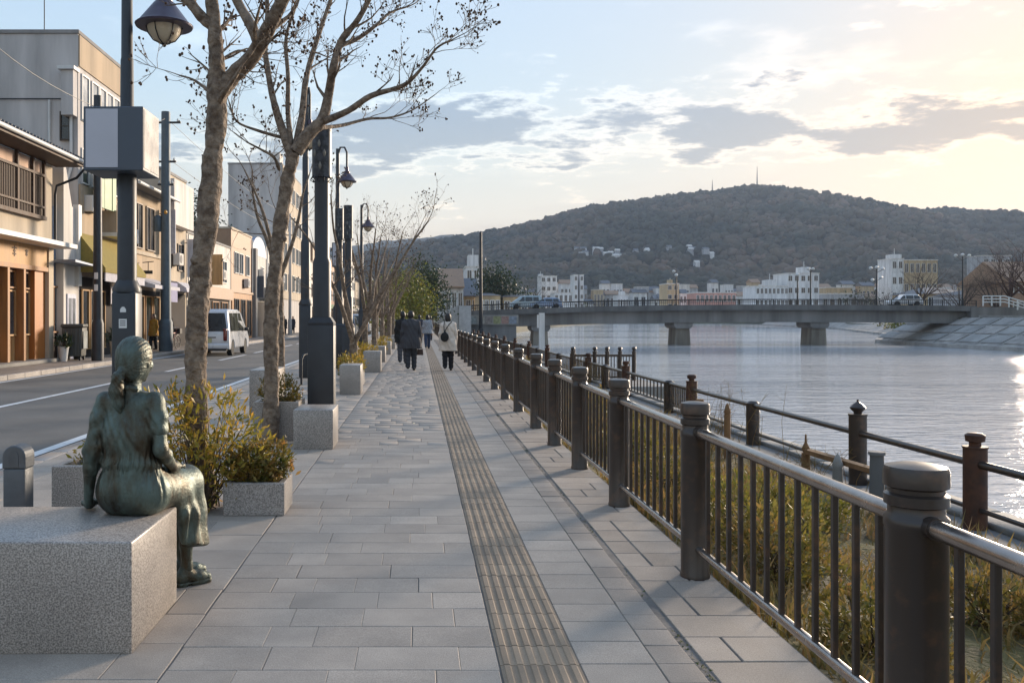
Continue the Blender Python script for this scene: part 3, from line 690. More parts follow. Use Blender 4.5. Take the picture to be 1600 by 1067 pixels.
for k in range(9):
    y = 13 + k * 3.4; x = 2.4 + .8 * r_.random(); s = .32 + .15 * r_.random()
    shrub('ochre bush on the bank seen through the far railing', (x, y, bank_z(x) - .02), [(0, 0, s * .8, s, s * 1.2, s * .8), (s * .5, -s, s * .6, s * .7, s * .7, s * .6)], 700, .075, M_bankO, 70 + k, name='bank_bush', stems=12, group='bushes behind the far railing')
def reeds(label, x, y, n, h, seed):
    q = random.Random(seed); t = thing('dry_reeds', label, 'reeds', (x, y, bank_z(x) - .02)); b = MB()
    for _ in range(n):
        p = Vector((q.gauss(0, .25), q.gauss(0, .45), 0)); L_ = h * q.uniform(.5, 1.1); d = Vector((q.gauss(0, .18), q.gauss(0, .18), 1)); pts = [p, p + d * L_ * .5, p + d * L_ + Vector((q.gauss(0, .08), q.gauss(0, .08), -.03))]
        b.tube(pts, [.004, .003, .0015], 3, False)
        for _ in range(5):
            s = pts[1].lerp(pts[2], q.random()); e = s + Vector((q.gauss(0, .08), q.gauss(0, .08), q.uniform(-.02, .1))); b.tube([s, e], [.002, .001], 3, False)
    P('stalks', b, M_dry, t, kind='stuff')
reeds('dry reed stalks beside the brown stakes', 4.0, 12.3, 60, .95, 3); reeds('dry reed stalks near the beaded stake', 4.15, 9.8, 40, .55, 4); reeds('sparse dry reeds at the landing', 4.2, 23.5, 70, .9, 6)

# ------------------------------------------------------------------ lamp posts
M_post = mat('slate_post_paint', '#33363a', 0.5, 0.2, var=0.15, scale=5, bump=0.12, bscale=50, bdist=0.003)
M_shade = mat('plum_lamp_enamel', '#4d4450', 0.38, 0.4, var=0.2, scale=6)
M_glass_lamp = mat('opal_glass', '#b9ab93', 0.25, 0, var=0.1, scale=4)
M_pale = mat('pale_panel', '#b4b4bb', 0.45, var=0.04, scale=2)
M_slate = mat('slate_panel', '#3e4854', 0.4, var=0.06, scale=3)
M_white = mat('white_sticker', '#d8d8d4', 0.6, var=0.05)
M_darkm = mat('dark_metal', '#26282b', 0.5, 0.4, var=0.2)
octs = lambda r: [(r * math.cos(R(22.5 + 45 * k)), r * math.sin(R(22.5 + 45 * k))) for k in range(8)]
def lamp_post(label, x, y, H, lampdx, lampz, baseh=1.77, group=None, stickers=False, r=.115):
    t = thing('lamp_post', label, 'lamp post', (x, y, 0), group=group)
    w = .145
    b = MB(); b.box(-w, w, -w, w, 0, baseh); P('base', b.mesh(bevel=.03, seg=2), M_post, t)
    P('base_collar', MB().lathe([(w * 1.16, baseh - .01), (w * 1.2, baseh + .03), (r * 1.15, baseh + .11), (r * 1.02, baseh + .14)], 8), M_post, t)
    P('shaft', MB().lathe([(r, baseh + .08), (r * .98, 3.3), (r * .75, 3.36), (r * .66, lampz - .4), (r * .60, lampz - .38), (r * .52, H)], 16), M_post, t)
    P('arm', MB().tube([(0, 0, H - .25), (lampdx * .3, 0, H + .05), (lampdx * .75, 0, H + .05), (lampdx, 0, H - .12), (lampdx, 0, lampz + .50)], .035, 8), M_post, t)
    s = P('lamp_shade', MB().lathe([(.335, lampz), (.345, lampz + .02), (.30, lampz + .055), (.19, lampz + .20), (.12, lampz + .29), (.10, lampz + .31), (.105, lampz + .36), (.06, lampz + .38), (.055, lampz + .52), (.001, lampz + .53)], 28, (lampdx, 0, 0)), M_shade, t)
    P('globe', MB().lathe([(.001, lampz - .20), (.03, lampz - .198), (.12, lampz - .16), (.185, lampz - .075), (.205, lampz + .015)], 20, (lampdx, 0, 0)), M_glass_lamp, s)
    g = MB()
    for k in range(6):
        a = R(60 * k + 15); g.tube([(lampdx + rr_ * math.cos(a), rr_ * math.sin(a), lampz + zz_) for rr_, zz_ in ((.215, .015), (.195, -.075), (.128, -.165), (.03, -.206))], .007, 5, False)
    g.lathe([(.001, -.245), (.02, -.235), (.03, -.21), (.03, -.195)], 8, (lampdx, 0, lampz)); P('globe_cage', g, M_darkm, s)
    if stickers:
        P('notice_sticker', MB().box(-.05, .045, -w - .004, -w - .001, 1.33, 1.44), M_white, t)
        P('warning_sticker', MB().prism([(-.035, 1.52), (.035, 1.52), (.035, 1.555), (.012, 1.585), (-.012, 1.585), (-.035, 1.555)], -w - .004, -w - .001, 'y').mesh(fix=True), M_white, t)
        for zz_ in (1.36, 1.385, 1.41): P('notice_print', MB().box(-.038, .03, -w - .0055, -w - .0045, zz_, zz_ + .009), M_darkm, t)
    return t
def sign_box(label, x0, x1, y0, y1, z0, z1):
    t = thing('sign_box', label, 'sign', ((x0 + x1) / 2, (y0 + y1) / 2, z0))
    P('case', MB().box(x0, x1, y0, y1, z0, z1).mesh(bevel=.008, seg=1), M_slate, t, world=True)
    xm = x0 + (x1 - x0) * .58
    P('blank_panel', MB().box(x0 + .03, xm, y0 - .006, y0 + .01, z0 + .035, z1 - .03), M_pale, t, world=True)
    P('side_panel', MB().box(x1 - .01, x1 + .006, y0 + .03, y1 - .03, z0 + .035, z1 - .03), mat('glossy_side_panel', '#9a938c', 0.28, var=0.15, scale=3), t, world=True)
lamp_post('slate lamp post behind the statue with a hanging plum bell lamp', -3.53, 10.85, 6.3, .45, 4.97, stickers=True)
sign_box('large blank two tone sign box high on the lamp post behind the statue', -3.93, -3.23, 10.5, 11.15, 3.18, 3.93)
lamp_post('slate lamp post with a bell lamp between the two nearest pillars', -2.75, 21.8, 7.0, 0.10, 5.75)
lamp_post('slate lamp post with bell lamp and small sign box', -2.80, 31.0, 7.3, .32, 6.15)
sign_box('smaller blank sign box beyond the dark pillar', -2.95, -2.40, 30.5, 31.3, 3.2, 4.02)
for k, y in enumerate((44,)): lamp_post('farthest slate bell lamp post, past the one with the small sign box', -2.80, y, 7.0, .32, 5.9)

M_drum = mat('patterned_drum', '#2f3338', 0.5, 0.2, var=0.3, scale=14, thr=(.45, .6), col2='#454a50')
def pillar(label, x, y, s=1.0, baseh=1.36, top=3.86, drumh=.62, group=None):
    t = thing('sign_pillar', label, 'pillar', (x, y, 0), group=group)
    w = .165 * s
    P('plinth', MB().box(-w, w, -w, w, 0, baseh).mesh(bevel=.012, seg=2), M_post, t)
    P('plinth_collar', MB().lathe([(w * 1.36, baseh), (w * 1.40, baseh + .03), (w * 1.02, baseh + .10)], 4, (0, 0, 0), False), M_post, t)
    sh = P('shaft', MB().lathe([(.118 * s, baseh + .06), (.118 * s, baseh + .80), (.095 * s, baseh + .86), (.095 * s, top - drumh)], 20), M_post, t)
    d = P('sign_drum', MB().lathe([(.095 * s, top - drumh - .01), (.125 * s, top - drumh), (.125 * s, top - .03), (.128 * s, top - .028), (.128 * s, top), (.06 * s, top + .012), (.001, top + .015)], 20), M_drum, t)
    for a, z in ((-100, .42), (-70, .30), (-95, .14), (-130, .3)):
        c = Vector((.1265 * s * math.cos(R(a)), .1265 * s * math.sin(R(a)), top - drumh + z)); b = MB(); b.lathe([(.001, -.05), (.016, -.03), (.02, 0), (.012, .03), (.001, .05)], 8, c); P('emblem', b, mat('faded_emblem', '#77756d', .7), d)
    b = MB()
    for k in range(10): a = R(36 * k); b.tube([(.12 * s * math.cos(a), .12 * s * math.sin(a), top - drumh + .02), (.15 * s * math.cos(a), .15 * s * math.sin(a), top - drumh - .03), (.10 * s * math.cos(a), .10 * s * math.sin(a), top - drumh - .06)], .007, 4)
    P('scrollwork', b, M_darkm, t)
pillar('thick slate pillar with a patterned drum above the cube bench', -1.235, 11.45)
pillar('slender slate pillar with a drum beside the twin stemmed tree', -1.92, 24.5, 1.0, 1.2, 4.52, .9)
pillar('slender slate pillar with a drum just behind the thick pillar', -2.30, 26.0, 1.0, 1.2, 4.62, .9)

# bollards and small metal posts on the kerb
t = thing('bollard', 'grey round topped metal bollard behind the granite bench', 'bollard', (-2.50, 5.6, 0))
w = .068
P('shaft', MB().box(-w, w, -w, w, 0, .52).mesh(bevel=.01, seg=2), mat('grey_bollard', '#565a5e', .5, .3, bump=.1), t)
pr = [(-w * 1.06, .52), (w * 1.06, .52), (w * 1.06, .59)] + [(w * 1.06 * math.cos(a), .59 + w * 1.06 * math.sin(a)) for a in [R(15 * k) for k in range(1, 12)]] + [(-w * 1.06, .59)]
P('rounded_head', MB().prism(pr, -w * 1.02, w * 1.02, 'y').mesh(bevel=.006, seg=1, fix=True), MATS['grey_bollard'], t)
P('arch_recess', MB().prism([(-.03, .53), (.03, .53), (.03, .60), (.02, .625), (0, .635), (-.02, .625), (-.03, .60)], -w * 1.02 - .003, -w * 1.02 + .001, 'y').mesh(fix=True), MATS['grey_bollard'], t)
gr = thing('kerb_guard', 'thin bent steel guard hoop at the kerb near the distant lamp post', 'guard rail', (-2.55, 19.5, 0))
P('hoop', MB().tube([(-2.55, 19.5, 0), (-2.55, 19.5, .55), (-2.52, 19.6, .64), (-2.35, 20.6, .68), (-2.33, 20.7, .6), (-2.33, 20.7, 0)], .025, 8), M_darkm, gr, world=True)
gr = thing('kerb_guard', 'thin straight steel kerb post in front of the lamp post', 'guard rail', (-2.65, 15.7, 0))
P('hoop', MB().tube([(-2.68, 15.7, 0), (-2.68, 15.7, .62)], .028, 8), M_darkm, gr, world=True); P('hoop_cap', MB().lathe([(.03, .62), (.03, .64), (.001, .65)], 8, (-2.68, 15.7, 0)), M_darkm, gr, world=True)
# ------------------------------------------------------------------ trees
M_bark = mat('mottled_bark', '#6b5847', 0.85, var=0.3, scale=13, col2='#8c7a67', bump=1.0, bscale=18, detail=10, thr=(.38, .62), bdist=0.05)
M_twig = mat('twig_bark', '#54463b', 0.85, var=0.2, scale=10)
M_pod = mat('seed_pod', '#4a3626', 0.8, var=0.3, island=.3)
def branchlet(b, pods, p, d, L_, r, lvl, q, twig=True, up=.10):
    n = 4 if lvl > 1 else 3; pts = [p.copy()]; rad = [r]; c = p.copy(); dd = d.normalized()
    for i in range(n):
        dd = (dd + Vector((q.gauss(0, .16), q.gauss(0, .16), q.gauss(0, .12) + up))).normalized(); c = c + dd * L_ / n; pts.append(c.copy()); rad.append(max(.0022, r * (1 - .78 * (i + 1) / n)))
    b.tube(pts, rad, 6 if r > .02 else (4 if r > .007 else 3), False)
    if lvl > 0:
        for _ in range(q.randint(3, 5) if lvl > 1 else q.randint(2, 4)):
            k = q.uniform(.35, 1.0); i = min(n - 1, int(k * n)); s = pts[i].lerp(pts[i + 1], k * n - i)
            ax = Vector((q.gauss(0, 1), q.gauss(0, 1), q.gauss(0, .7))).normalized(); nd_ = (pts[i + 1] - pts[i]).normalized() * .75 + ax * .75
            branchlet(b, pods, s, nd_, L_ * q.uniform(.42, .68), max(.0026, rad[i] * .55), lvl - 1, q, twig, up)
    else:
        for _ in range(q.randint(0, 3)): pods.append(pts[-1] + Vector((q.gauss(0, .018), q.gauss(0, .018), q.gauss(0, .015))))
OA, OF = ico(1)
def pod_mesh(pods, s, seed):
    a = np.array([p[:] for p in pods]); r2 = np.random.default_rng(seed); sz = r2.uniform(.6, 1.3, len(a)) * s
    v = (OA[None] * sz[:, None, None] * np.array([1, 1, 1.25]) + a[:, None]).reshape(-1, 3); f = (OF[None] + (np.arange(len(a)) * len(OA))[:, None, None]).reshape(-1, 3)
    return np_mesh('pods', v, f)
def knobbly(pts, rad, q, sub=5):
    'resample a limb smoothly and give it burls'
    P_ = []; R_ = []
    for i in range(len(pts) - 1):
        p0 = pts[max(i - 1, 0)]; p1 = pts[i]; p2 = pts[i + 1]; p3 = pts[min(i + 2, len(pts) - 1)]
        for k in range(sub):
            t = k / sub; P_.append(.5 * ((2 * p1) + (p2 - p0) * t + (2 * p0 - 5 * p1 + 4 * p2 - p3) * t * t + (3 * p1 - p0 - 3 * p2 + p3) * t ** 3)); R_.append((rad[i] * (1 - t) + rad[i + 1] * t) * (1 + q.gauss(0, .035)))
    P_.append(pts[-1]); R_.append(rad[-1]); return P_, R_
def NRM(p, axis):
    d = min(axis, key=lambda a: (a - p).length_squared); n_ = p - d; return n_.normalized() if n_.length > 1e-6 else n_
def tree(name, label, base, limbs, seed, lvl=2, dens=1.0, pods_s=.0112, group=None, tl=(.5, .95), rough=True):
    'limbs: list of (points, radii, twigs?)'
    q = random.Random(seed); t = thing(name, label, 'tree', base, group=group); tb = MB(); cb = MB(); pods = []
    B = Vector(base)
    for k, (pts, rad, tw) in enumerate(limbs):
        pts = [Vector(p) - B for p in pts]; pp, rr_ = knobbly(pts, rad, q, 14 if k == 0 and lvl > 1 else 5); (tb if k == 0 else cb).tube(pp, rr_, (30 if k == 0 and lvl > 1 else 14) if rad[0] > .05 else 8, True)
        if k == 0:
            tr_axis = pp
            for _ in range(9):
                i = q.randrange(2, len(pp) - 2); a = q.uniform(0, 6.28); o = pp[i] + Vector((math.cos(a), math.sin(a), 0)) * rr_[i] * .72
                tb.lathe([(.001, -rr_[i] * .6), (rr_[i] * .35, -rr_[i] * .35), (rr_[i] * .46, 0), (rr_[i] * .30, rr_[i] * .35), (.001, rr_[i] * .5)], 8, o)
        if tw:
            m = int(tw * dens)
            for _ in range(m):
                k2 = q.uniform(.25, 1.0) ** .8 * (len(pp) - 1); i = min(len(pp) - 2, int(k2)); s = pp[i].lerp(pp[i + 1], k2 - i); ax = Vector((q.gauss(0, 1), q.gauss(0, 1), q.gauss(0, .6))).normalized()
                branchlet(cb, pods, s, (pp[i + 1] - pp[i]).normalized() * .7 + ax * .8, q.uniform(*tl), max(.006, rr_[i] * .42), lvl, q)
            branchlet(cb, pods, pp[-1], pp[-1] - pp[-2], q.uniform(*tl), rr_[-1] * .9, lvl, q)
    for i, c_ in enumerate(tb.v if lvl > 1 else []):
        p_ = Vector(c_); k_ = noise.turbulence(Vector((p_.x * 11, p_.y * 11, p_.z * 5)) + B, 4, False) - .45; j_ = noise.noise(Vector((p_.x * 4, p_.y * 4, p_.z * 1.7)) + B * 3)
        tb.v[i] = tuple(p_ + NRM(p_, tr_axis) * (.016 * k_ + .010 * j_))
    me = tb.mesh('trunk')
    P('trunk', me, M_bark, t)
    c = P('crown', cb.mesh('crown'), M_bark if pods_s > .011 else M_twig, t)
    if pods: P('seed_pods', pod_mesh(pods, pods_s, seed), M_pod, c, kind='stuff')
    return t
def Wl(Y, *uv): return [W(u, v, Y + (uv_[2] if len(uv_) > 2 else 0)) for uv_ in uv for u, v in (uv_[:2],)]
Y1 = 6.95
tree('street_tree', 'nearest mottled tree with a thick forked trunk rising from the yellow bush', (-1.68, Y1, 0), [
    (Wl(Y1, (318, 795), (310, 700), (306, 600), (309, 500), (314, 420), (326, 320), (334, 220), (339, 140), (338, 80), (332, 10), (330, -80)), [.118, .102, .094, .09, .087, .089, .083, .080, .064, .055, .043], 3),
    (Wl(Y1, (340, 150), (365, 118), (392, 92, -.1), (414, 55, -.2), (436, 12, -.3), (470, -50, -.4), (520, -110, -.5)), [.066, .064, .060, .055, .05, .042, .03], 4),
    (Wl(Y1, (338, 45), (318, 30), (300, 8), (278, -20), (255, -70)), [.045, .042, .04, .036, .025], 3),
    (Wl(Y1, (405, 70, -.15), (392, 40, -.1), (372, 5), (352, -40)), [.045, .04, .036, .03], 2),
    (Wl(Y1, (336, 152), (318, 136, .1), (300, 124, .2), (280, 118, .3)), [.02, .013, .009, .006], 1),
    (Wl(Y1, (345, 95), (372, 80, .2), (400, 84, .3)), [.014, .01, .007], 2)], 3, dens=1.0, tl=(.35, .7))
Y2 = 10.5
tree('street_tree', 'slender leaning tree with a wide bare crown behind the clipped bush', (-1.70, Y2, 0), [
    (Wl(Y2, (423, 692), (424, 600), (424, 500), (430, 420), (440, 340), (450, 280), (458, 240)), [.115, .098, .092, .09, .088, .085, .080], 0),
    (Wl(Y2, (456, 245), (440, 200, .1), (428, 160, .1), (420, 120, .15), (414, 70, .2), (418, 10, .3), (412, -50, .4)), [.06, .05, .042, .036, .03, .024, .018], 7),
    (Wl(Y2, (462, 238), (482, 210), (504, 186), (514, 145), (520, 110, -.2), (533, 65, -.2), (560, 30, -.3), (590, -25, -.4)), [.085, .078, .066, .054, .047, .04, .032, .02], 8),
    (Wl(Y2, (506, 190), (545, 173, -.3), (580, 150, -.5), (630, 134, -.7), (658, 108, -.8), (682, 76, -.9), (704, 64, -1.0)), [.045, .038, .032, .024, .017, .012, .008], 9),
    (Wl(Y2, (462, 232), (472, 180, .2), (477, 130, .3), (488, 85, .5), (503, 40, .7), (520, -10, .8), (540, -60, .8)), [.05, .042, .036, .032, .027, .022, .016], 7),
    (Wl(Y2, (456, 236), (450, 178, .2), (450, 120, .3), (447, 60, .4), (462, 10, .5), (475, -40, .6)), [.036, .03, .026, .022, .016, .012], 5),
    (Wl(Y2, (536, 70, -.2), (560, 60, -.1), (590, 38, 0), (610, 20, .2), (640, 10, .4)), [.03, .026, .02, .014, .01], 6),
    (Wl(Y2, (440, 215, .1), (405, 205, -.1), (370, 190, -.2), (358, 160, -.3)), [.022, .018, .012, .008], 5),
    (Wl(Y2, (436, 265), (428, 246, -.2), (408, 234, -.3), (385, 222, -.4)), [.022, .018, .013, .008], 4),
    (Wl(Y2, (500, 200), (535, 196, .4), (575, 186, .7), (610, 184, .9), (645, 172, 1.1), (680, 148, 1.2)), [.026, .022, .018, .014, .010, .006], 6)], 7, dens=1.25, tl=(.28, .6), pods_s=.0115)
def row_tree(label, x, y, h, seed, r=.10, lean=0, fork=1.2, group=None, lvl=2, dens=1, ns=4):
    q = random.Random(seed); B = Vector((x, y, 0)); f = B + Vector((lean * .3, 0, fork)); limbs = [([B, B + Vector((lean * .1, 0, fork * .5)), f], [r * 1.25, r, r * .95], 0)]
    for k in range(ns):
        a = 6.28 * k / ns + q.uniform(-.5, .5); sp = q.uniform(.28, .62); pts = [f - Vector((0, 0, .05))]; c = f.copy(); d = Vector((math.cos(a) * sp + lean * .2, math.sin(a) * sp, 1)).normalized()
        for i in range(5):
            d = (d + Vector((q.gauss(0, .12), q.gauss(0, .12), .05))).normalized(); c = c + d * (h - fork) / 5 * q.uniform(.85, 1.1); pts.append(c.copy())
        limbs.append((pts, [r * .62 * (1 - .15 * i) for i in range(6)], 6))
    return tree('street_tree', label, (x, y, 0), limbs, seed, lvl, dens, .014, group, (.45, .95))
row_tree('bare twin stemmed tree by the third cube bench', -1.52, 20.9, 4.3, 17, .10, .0, .9, ns=3, dens=.7)
row_tree('bare tree just behind the slender lamp post', -2.55, 16.6, 4.3, 12, .08, -.1, 2.2, dens=.6)
for k, y in enumerate((27.5, 31.5, 36.5, 41, 47, 53, 60)):
    row_tree(['first', 'second', 'third', 'fourth', 'fifth', 'sixth', 'seventh'][k] + ' bare row tree past the twin stemmed tree', -1.65 + .1 * math.sin(k * 2), y, 4.7 - .05 * k, 40 + k, .10, .05, 1.5, lvl=2 if k < 4 else 1, dens=.5 if k < 4 else 1.0, ns=4)

def leafy(name, label, base, h, lobes, n, size, m, seed, tr=.2, group=None):
    r2 = np.random.default_rng(seed); t = thing(name, label, 'tree', base, group=group); b = MB(); b.tube([(0, 0, 0), (tr * .3, 0, h * .35), (0, 0, h * .8)], [tr, tr * .8, tr * .25], 8)
    for k in range(9):
        e = blobpts(1, lobes, r2, .6)[0][0]; b.tube([(0, 0, h * r2.uniform(.25, .6)), tuple(e * .6 + np.array([0, 0, h * .12])), tuple(e)], [tr * .4, tr * .25, tr * .08], 5, False)
    P('trunk', b, M_bark, t)
    cl, _ = blobpts(max(30, n // 45), lobes, r2, .55); k = r2.integers(0, len(cl), n); pts = cl[k] + r2.normal(0, size * 2.1, (n, 3)); d = r2.normal(0, 1, (n, 3)) + np.array([0, 0, .3])
    v, f = leaves(pts, d, size, seed + 1, .6); P('crown', np_mesh('crown', v, f), m, t); return t
leafy('round_tree', 'round yellow green tree at the end of the promenade', (-1.0, 80, -.1), 5.6, [(0, 0, 3.2, 1.7, 1.7, 2.0), (.9, 0, 2.6, 1.3, 1.2, 1.6), (-.8, 0, 3.4, 1.3, 1.2, 1.5), (.3, 0, 1.6, 1.4, 1.3, 1.1)], 4200, .26, M_leafO, 3)
leafy('evergreen_tree', 'dark evergreen tree rising behind the round yellow green tree', (.1, 92, 0), 7.6, [(0, 0, 5.0, 1.9, 1.8, 2.3), (1.2, 0, 4.0, 1.4, 1.3, 1.8), (-1.0, 0, 4.2, 1.5, 1.4, 1.8), (1.6, 0, 2.4, 1.2, 1.2, 1.6)], 4200, .28, M_leafD, 4)
leafy('round_tree', 'small ochre tree beside the stair to the bridge', (-2.6, 72, 0), 4.6, [(0, 0, 3.0, 1.4, 1.4, 1.6), (-.6, 0, 2.2, 1.2, 1.2, 1.3)], 2200, .24, M_leafO, 5)
leafy('pine_tree', 'dark pine rising between the hipped roofs beyond the bridge', (13.2, 150, 0), 10.0, [(0, 0, 7.0, 2.8, 2.6, 2.2), (.5, 0, 5.0, 2.4, 2.2, 2.0), (-1.0, 0, 8.2, 1.6, 1.6, 1.4)], 3000, .5, M_leafD, 6)
leafy('pine_tree', 'tall dark pine behind the shops on the street', (-20.5, 80, 0), 12.5, [(0, 0, 11.4, 1.3, 1.2, 1.2), (.8, 0, 9.6, 1.1, 1.1, .9), (-.9, 0, 9.2, 1.2, 1.2, .9), (.2, 0, 7.6, 1.6, 1.4, 1.0)], 1800, .3, M_leafD, 7)
leafy('pine_tree', 'shorter dark pine behind the shops on the street', (-18.6, 79, 0), 9.5, [(0, 0, 8.6, 1.3, 1.2, 1.0), (.7, 0, 7.6, 1.2, 1.1, .9), (-.8, 0, 7.3, 1.2, 1.2, .9)], 1500, .3, M_leafD, 8)
# ------------------------------------------------------------------ the bronze girl
def bronze():
    m = bpy.data.materials.new('bronze'); m.use_nodes = True; MATS['bronze'] = m; N = m.node_tree.nodes; L = m.node_tree.links; p = N['Principled BSDF']
    tc = N.new('ShaderNodeTexCoord')
    def nz(scale, detail, sz=1.0):
        mp = N.new('ShaderNodeMapping'); L.new(tc.outputs['Object'], mp.inputs[0]); mp.inputs['Scale'].default_value = (1, 1, sz)
        n = N.new('ShaderNodeTexNoise'); L.new(mp.outputs[0], n.inputs['Vector']); n.inputs['Scale'].default_value = scale; n.inputs['Detail'].default_value = detail; n.inputs['Roughness'].default_value = .65; return n.outputs[0]
    mr = N.new('ShaderNodeMapRange'); L.new(nz(9, 8, .45), mr.inputs[0]); mr.inputs[1].default_value = .38; mr.inputs[2].default_value = .62
    mx = N.new('ShaderNodeMix'); mx.data_type = 'RGBA'; L.new(mr.outputs[0], mx.inputs[0]); mx.inputs[6].default_value = (*hexc('#4a4236'), 1); mx.inputs[7].default_value = (*hexc('#56645d'), 1); L.new(mx.outputs[2], p.inputs['Base Color'])
    r1 = N.new('ShaderNodeMapRange'); L.new(mr.outputs[0], r1.inputs[0]); r1.inputs[3].default_value = .9; r1.inputs[4].default_value = .35; L.new(r1.outputs[0], p.inputs['Metallic'])
    r2 = N.new('ShaderNodeMapRange'); L.new(nz(14, 5), r2.inputs[0]); r2.inputs[1].default_value = .3; r2.inputs[2].default_value = .7; r2.inputs[3].default_value = .34; r2.inputs[4].default_value = .58; L.new(r2.outputs[0], p.inputs['Roughness'])
    bp = N.new('ShaderNodeBump'); bp.inputs['Strength'].default_value = .55; bp.inputs['Distance'].default_value = .010; L.new(nz(45, 6), bp.inputs['Height']); L.new(bp.outputs[0], p.inputs['Normal'])
    return m
M_br = bronze()
TH = R(11); HX, HY = -1.42, 4.44
ST = thing('bronze_statue', 'green bronze statue of a girl with a ponytail sitting on the granite bench', 'statue', (HX, HY, BH), -TH)
def statue():
    G = -BH
    sh = {1: (.150, -.018, .556), -1: (-.150, -.022, .552)}
    el = {1: (.190, -.045, .325), -1: (-.190, -.075, .310)}
    wr = {1: (.150, .165, .205), -1: (-.235, -.035, .075)}
    HZ = R(-2); hs = 1.12
    hc = np.array([.008, .018, .752])
    def hp(x, y, z):
        c, s = math.cos(HZ), math.sin(HZ); x *= hs; y *= hs; z *= hs; return (hc[0] + x * c - y * s, hc[1] + x * s + y * c, hc[2] + z)
    ank = {1: (.085, .465, G + .09), -1: (-.005, .60, G + .09)}
    kn = {1: (.085, .435, .055), -1: (-.075, .45, .055)}
    fd = {1: R(-44), -1: R(-38)}
    B = SDF((-.40, -.25, G + .03), (.40, .80, .90), .0075)
    B.ell((0, 0, .11), (.15, .12, .10)); B.cap((0, 0, .12), (0, -.015, .32), .10, .095, .04); B.ell((0, -.012, .45), (.13, .085, .15), .05); B.cap((-.12, -.02, .55), (.12, -.02, .55), .042, .042, .04)
    B.cap((0, -.018, .57), (.003, .008, .70), .047, .042, .03)
    B.ell(hp(0, -.006, .012), (.078, .096, .106), .02, HZ); B.ell(hp(0, .028, -.045), (.056, .056, .062), .03, HZ); B.cap(hp(0, .084, .012), hp(0, .098, -.014), .006, .009, .012)
    for s in (1, -1):
        B.ell(hp(s * .040, .056, -.022), (.024, .02, .022), .025); B.ell(hp(s * .071, -.006, -.010), (.010, .018, .028), .006, HZ); B.cap(hp(s * .014, .080, .034), hp(s * .042, .068, .034), .006, .005, .012)
        B.ell(hp(s * .03, .074, .016), (.012, .007, .006), .01)
    B.cap(hp(-.016, .080, -.052), hp(.016, .080, -.052), .007, .007, .01); B.ell(hp(0, .070, -.086), (.02, .018, .016), .018)
    for s in (1, -1):
        e = np.array(el[s]); w = np.array(wr[s]); B.chain([sh[s], el[s]], [.044, .037], .02); B.chain([e, e * .65 + w * .35, w], [.037, .037, .025], .02)
        B.chain([(s * .085, .02, .10), kn[s]], [.085, .062], .03); k_ = np.array(kn[s]); a_ = np.array(ank[s]); B.chain([kn[s], tuple(k_ * .66 + a_ * .34 + np.array([0, -.014, 0])), tuple(k_ * .3 + a_ * .7), tuple(a_ + np.array([0, 0, .02])), ank[s]], [.054, .052, .037, .031, .034], .02)
    # right hand laid on the thigh, left hand flat on the stone beside the hip
    def hand(w, d, up, spread):
        w = np.array(w); d = np.array(d, float); d /= np.linalg.norm(d); up = np.array(up, float); side = np.cross(d, up); side /= np.linalg.norm(side); up = np.cross(side, d)
        B.chain([w, w + d * .045, w + d * .085], [.023, .028, .026], .02); B.cap(w + d * .05 - side * .018 * spread, w + d * .08 - side * .024 * spread, .016, .013, .015)
        for k, (o, L_) in enumerate(((-.030, .060), (-.010, .072), (.010, .068), (.029, .052))):
            b0 = w + d * .082 + side * o; b1 = b0 + d * L_ * .55 + up * .004 + side * o * .15; b2 = b1 + d * L_ * .45 - up * .012; B.chain([b0, b1, b2], [.0105, .0098, .0085], .006)
        t0 = w + d * .03 - side * .028 * spread; t1 = t0 + d * .035 - side * .026 * spread; B.chain([t0, t1, t1 + d * .03 - side * .004 * spread - up * .006], [.014, .012, .0095], .01)
    hand(wr[1], (-.22, 1, -.12), (0, .1, 1), 1); hand((-.240, -.02, .045), (-.5, .8, -.16), (0, 0, 1), -1)
    P('body', B.mesh(), M_br, ST)
    # blouse
    C = SDF((-.36, -.24, .16), (.36, .24, .68), .0058)
    C.cap((-.034, .0, .22), (-.028, -.012, .36), .114, .116, .04); C.cap((.034, .0, .22), (.028, -.012, .36), .114, .116, .04); C.ell((0, -.014, .44), (.148, .100, .16), .06); C.cap((-.122, -.022, .550), (.122, -.022, .550), .046, .046, .05)
    C.ell((0, -.01, .25), (.156, .124, .05), .03)
    for s in (1, -1):
        e = np.array(el[s]); a = np.array(sh[s]); f = .58 if s > 0 else .95; C.chain([a, a + (e - a) * .35, a + (e - a) * f], [.046, .047, .050 if s > 0 else .043], .025)
        if s < 0: C.chain([a + (e - a) * .9, e, e * .25 + np.array(wr[s]) * .75], [.043, .041, .035], .02); C.chain([e * .3 + np.array(wr[s]) * .7, e * .12 + np.array(wr[s]) * .88], [.039, .039], .004)
    C.chain([(0, -.022, .585), (.0, -.012, .632)], [.060, .054], .012)
    C.chain([(-.05, -.055, .618), (0, -.066, .622), (.05, -.05, .618)], [.016, .017, .016], .008)
    def folds(F, x, y, z):
        back = sstep(.04, -.05, y)
        w = .0022 * np.sin(105 * x + 24 * z + 5 * np.sin(15 * z + 9 * x)) * sstep(.58, .45, z) * np.sign(x + 1e-9) ** 2
        w = w + .0016 * np.sin(70 * z + 80 * np.abs(x) + 3.5 * np.sin(17 * x + 8 * z)) * sstep(.22, .34, z) * sstep(.60, .48, z)
        w = w + .0050 * np.sin(34 * np.arctan2(x, -y - .02) + 4 * np.sin(11 * z) + 2 * np.sin(26 * x)) * sstep(.36, .23, z) * (np.abs(x) < .17)
        w = w + .0013 * np.sin(80 * z + 30 * x + 9 * np.sin(13 * x)) * sstep(.15, .19, np.abs(x))
        F = F + w + .0030 * np.exp(-(x / .005) ** 2) * back
